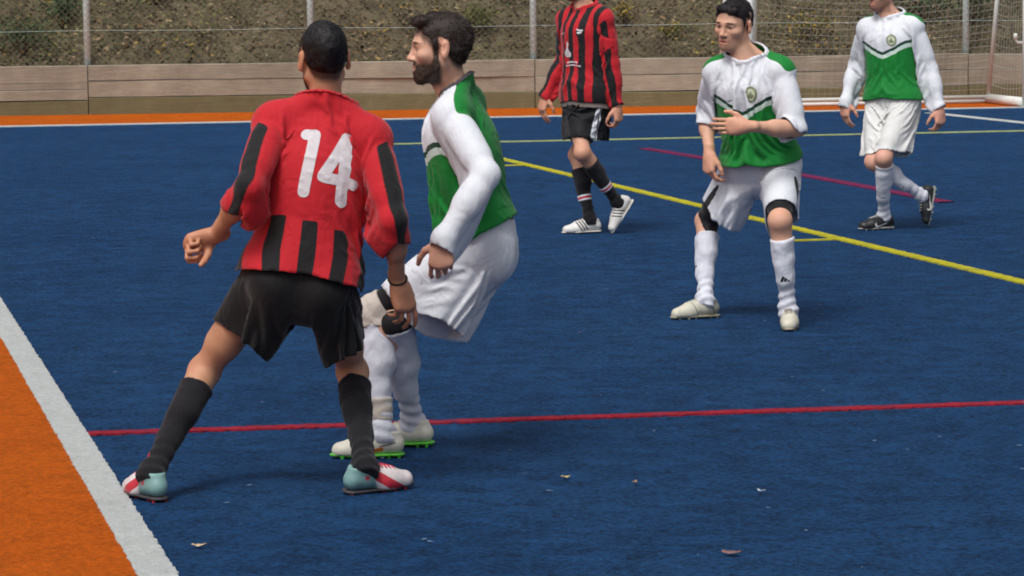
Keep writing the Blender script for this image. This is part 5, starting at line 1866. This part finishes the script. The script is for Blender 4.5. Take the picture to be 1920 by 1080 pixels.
WL = plain('pale_lace', lin(206, 204, 200), .6)
p3.shoe('L', (-.97, -.22, -.02), (0, 0, 1), M3, pat3, WL, studs=False)
p3.shoe('R', (-.50, -.22, -.75), (-.70, -.2, .6), M3, pat3, WL, studs=False)

# ---------------- player 4: green and white, facing us, hand on belly
p4 = Person(dict(name='p4', debug=DEBUG, H=1.80, seed=4, build=1.0, label='dark haired player in white and green shirt facing us, hand on his stomach',
    ankleL=(1478, 580, .088), ankleR=(1322, 563, .088), dy=.12, pelvis=(1428, 312), neck=(1402, 116), neck_s='n',
    pr=(-.95, .30, -.06), cr=(-.90, .42, -.02), elR=((1324, 208), 'f'), wrR=((1330, 286), 'n'), elL=((1494, 243), 'n'), wrL=((1403, 237), 'n'),
    kneeL=(1466, 442), kneeR=(1325, 415), tall_lace='R',
    head=dict(px=(1374, 40), fwd=(-.60, -.78, -.16), up=(0.02, -.12, 1), tone=(218, 172, 146), stub=.12, haircol=(34, 26, 26), open=.004),
    handL=dict(dir=(-1, .02, .0), palm=(-.05, 1, .0), curl=(18, 24, 14), thumb=(.70, .70, -.05), spread=1),
    handR=dict(dir=(-.05, -.2, -1), palm=(.85, .5, 0), curl=((35, 40, 25), (42, 45, 25), (48, 50, 30), (52, 52, 30)), thumb=(.7, .5, .3))))
p4.body()
p4.hair('hair', lambda: p4.scalp(.012, .012, quiff=[((-.04, .055, .080), (.04, .055, .082), .018, .018)], nape=-.062, front=.060, lump=.0025, freq=42, burn=-.015, seed=9), (32, 27, 28), n=12000, ln=(.005, .013), grow=(0, .2, -.2), seed=10, wid=.0009)
sh = p4.shirt(dict(loose=.018, hem=.070, cuffL=.06, cuffR=.04, sleeve=.013, sl_stretch=1.14, stretch=1.04, gripd=.016, pattern=pat_chevron, collar_h=.016), M_CHEV)
def crest(px, nz, sh, G):
    decal(G, 'crest_print', lambda p: np.linalg.norm(p, axis=1) - .036, (-.04, .04, -.04, .04), px, 'front', M_CREST, sh, h=.003)
    decal(G, 'crest_print', lambda p: np.linalg.norm(p, axis=1) - .026, (-.04, .04, -.04, .04), px, 'front', M_CREST2, sh, h=.003, lift=.0030)
    decal(G, 'crest_print', lambda p: np.minimum(sd_poly(p, [(-.016, -.014), (.016, -.014), (0, .016)]), sd_seg(p, (-.018, -.004), (.018, -.004), .003)), (-.03, .03, -.03, .03), px, 'front', M_CREST, sh, h=.002, lift=.0042)
nz = p4.C['neck'][2]
crest((-.072, nz - .108), nz, sh, p4.G_shirt)
decal(p4.G_shirt, 'logo_print', swoosh_sdf(.042), (-.03, .03, -.02, .02), (.085, nz - .135), 'front', M_BPRINT, sh, h=.002)
def pat_wedge(V, s):
    x, y, z = V.T
    hz = s.C['pelvis'][2]
    v = hz - z
    cy = .062 - .35 * (v - .05)
    wd = .024 * np.sqrt(np.clip(1 - ((v - .17) / .11) ** 2, 0, 1)) - .003
    d = np.where(np.abs(x) > .07, np.abs(y - cy) - wd, 1)
    pipe = np.where(np.abs(x) > .1, np.abs(y + .045) - .0018, 1)
    return {'wedge': d, 'pipe': pipe}
M_WEDGE = fabric('white_wedge_shorts', WHITEF, [('wedge', BLACK), ('pipe', lin(120, 120, 124))], sheen=.1, var=.05)
so = p4.shorts(dict(loose=.034, hemr=.118, gapd=.013, waist=.12, tuck=.07, lenL=.74, lenR=.66, stretch=1.03, pattern=pat_wedge), M_WEDGE)
tag(decal(p4.G_shorts, 'logo_print', mountain_sdf(.055), (-.035, .035, -.005, .04), (-.125, p4.C['pelvis'][2] - .335), 'front', M_BPRINT, so, h=.003), kind='stuff')
def logo_at(tt, ox):
    def fn(V, t, lx, ly, L):
        P = np.stack([-(lx - ox), -(t - tt) * L], 1)
        return {'logo': np.where(ly > 0, mountain_sdf(.05)(P), 1)}
    return fn
for k in 'LR':
    p4.legtube('undershorts', k, .005, .62, .93, M_UNDER, seg='thigh')
    p4.legtube('sock', k, .0055, .20, 1.09, M_LOGOSOCK, guard=.008, wrinkle=.0032, wr_zone=(.62, .85), seed=ord(k), attrs=logo_at(.66 if k == 'L' else .60, .0 if k == 'L' else .03), h=.005)
S4 = shoe_mat('cream_boot', lin(204, 200, 182), [('gr', lin(150, 150, 138))])
def pat4(lc):
    x, y, z = lc.T
    return {'gr': np.minimum(np.maximum(np.abs(y - .06 - (z - .04) * .5) - .004, .02 - z), np.maximum(y + .02 - (z - .05) * .5, np.abs(x) * 0 + .022 - z))}
M4 = dict(upper=S4, sole=plain('worn_sole', lin(150, 146, 128), .6))
p4.shoe('R', (-.93, -.36, 0), (0, 0, 1), M4, pat4, plain('grey_lace', lin(196, 194, 186), .6))
p4.shoe('L', (-.04, -1, 0), (0, 0, 1), M4, pat4, plain('grey_lace', lin(150, 146, 136), .6))

# ---------------- player 5: green and white, walking, face cut by the top edge
p5 = Person(dict(name='p5', debug=DEBUG, H=1.80, seed=5, build=.94, longsleeve=True, label='player in white and green shirt and black boots walking in front of the goal',
    ankleL=(1657, 405, .088), ankleR=(1728, 366, .22), dy=.05, pelvis=(1674, 193), neck=(1669, 37), neck_s='n',
    pr=(-.84, .54, 0), cr=(-.86, .50, 0), elR=((1604, 122), 'f'), wrR=((1586, 190), 'n'), elL=((1746, 132), 'f'), wrL=((1762, 204), 'n'),
    kneeL=(1657, 298), kneeR=(1636, 300),
    head=dict(px=(1652, -20), fwd=(-.75, -.65, -.05), tone=(214, 168, 148), stub=.45, haircol=(96, 62, 44)),
    handR=dict(dir=(-.1, -.1, -1), palm=(.8, .5, 0), curl=(25, 30, 20)), handL=dict(dir=(.05, -.15, -1), palm=(-.6, .8, 0), curl=(40, 45, 25))))
p5.body(.0055)
p5.hair('hair', lambda: p5.scalp(.011, .008, lump=.003), (84, 58, 42), n=2500, seed=12, h=.006)
sh = p5.shirt(dict(loose=.020, hem=.035, cuffL=.97, cuffR=.95, sleeve=.012, sl_stretch=1.06, stretch=1.04, pattern=pat_chevron), M_CHEV, h=.0118, steps=36)
nz = p5.C['neck'][2]
crest((-.070, nz - .120), nz, sh, p5.G_shirt)
decal(p5.G_shirt, 'logo_print', swoosh_sdf(.042), (-.03, .03, -.02, .02), (.085, nz - .12), 'front', M_CREST, sh, h=.002)
so = p5.shorts(dict(loose=.034, hemr=.102, waist=.12, tuck=.03, lenL=.90, lenR=.92), M_CREAM, h=.0118, steps=36)
decal(p5.G_shorts, 'logo_print', swoosh_sdf(.05), (-.03, .03, -.02, .02), (-.105, p5.C['pelvis'][2] - .36), 'front', M_BPRINT, so, h=.002)
def swl(V, t, lx, ly, L):
    P = np.stack([-lx, -(t - .6) * L], 1); return {'logo': np.where(ly > 0, swoosh_sdf(.06)(P), 1)}
for k in 'LR':
    p5.legtube('sock', k, .005, .12, 1.09, M_LOGOSOCK, guard=.006, wrinkle=.002, wr_zone=(.7, .9), attrs=swl, h=.005)
def pat5(lc):
    x, y, z = lc.T
    P = np.stack([-(y - .035), z - .040], 1)
    return {'sw': np.where(np.abs(x) > .008, swoosh_sdf(.115)(P), 1), 'lip': .088 - z}
S5 = shoe_mat('black_boot', lin(34, 36, 38), [('sw', lin(214, 214, 210))])
M5 = dict(upper=S5, sole=plain('pale_sole', lin(150, 152, 146), .5))
p5.shoe('L', (-.90, -.42, 0), (0, 0, 1), M5, pat5, plain('light_lace', lin(190, 190, 186), .6))
p5.shoe('R', (-.18, -.12, -.97), (-.97, -.2, .15), M5, pat5, plain('light_lace', lin(190, 190, 186), .6))
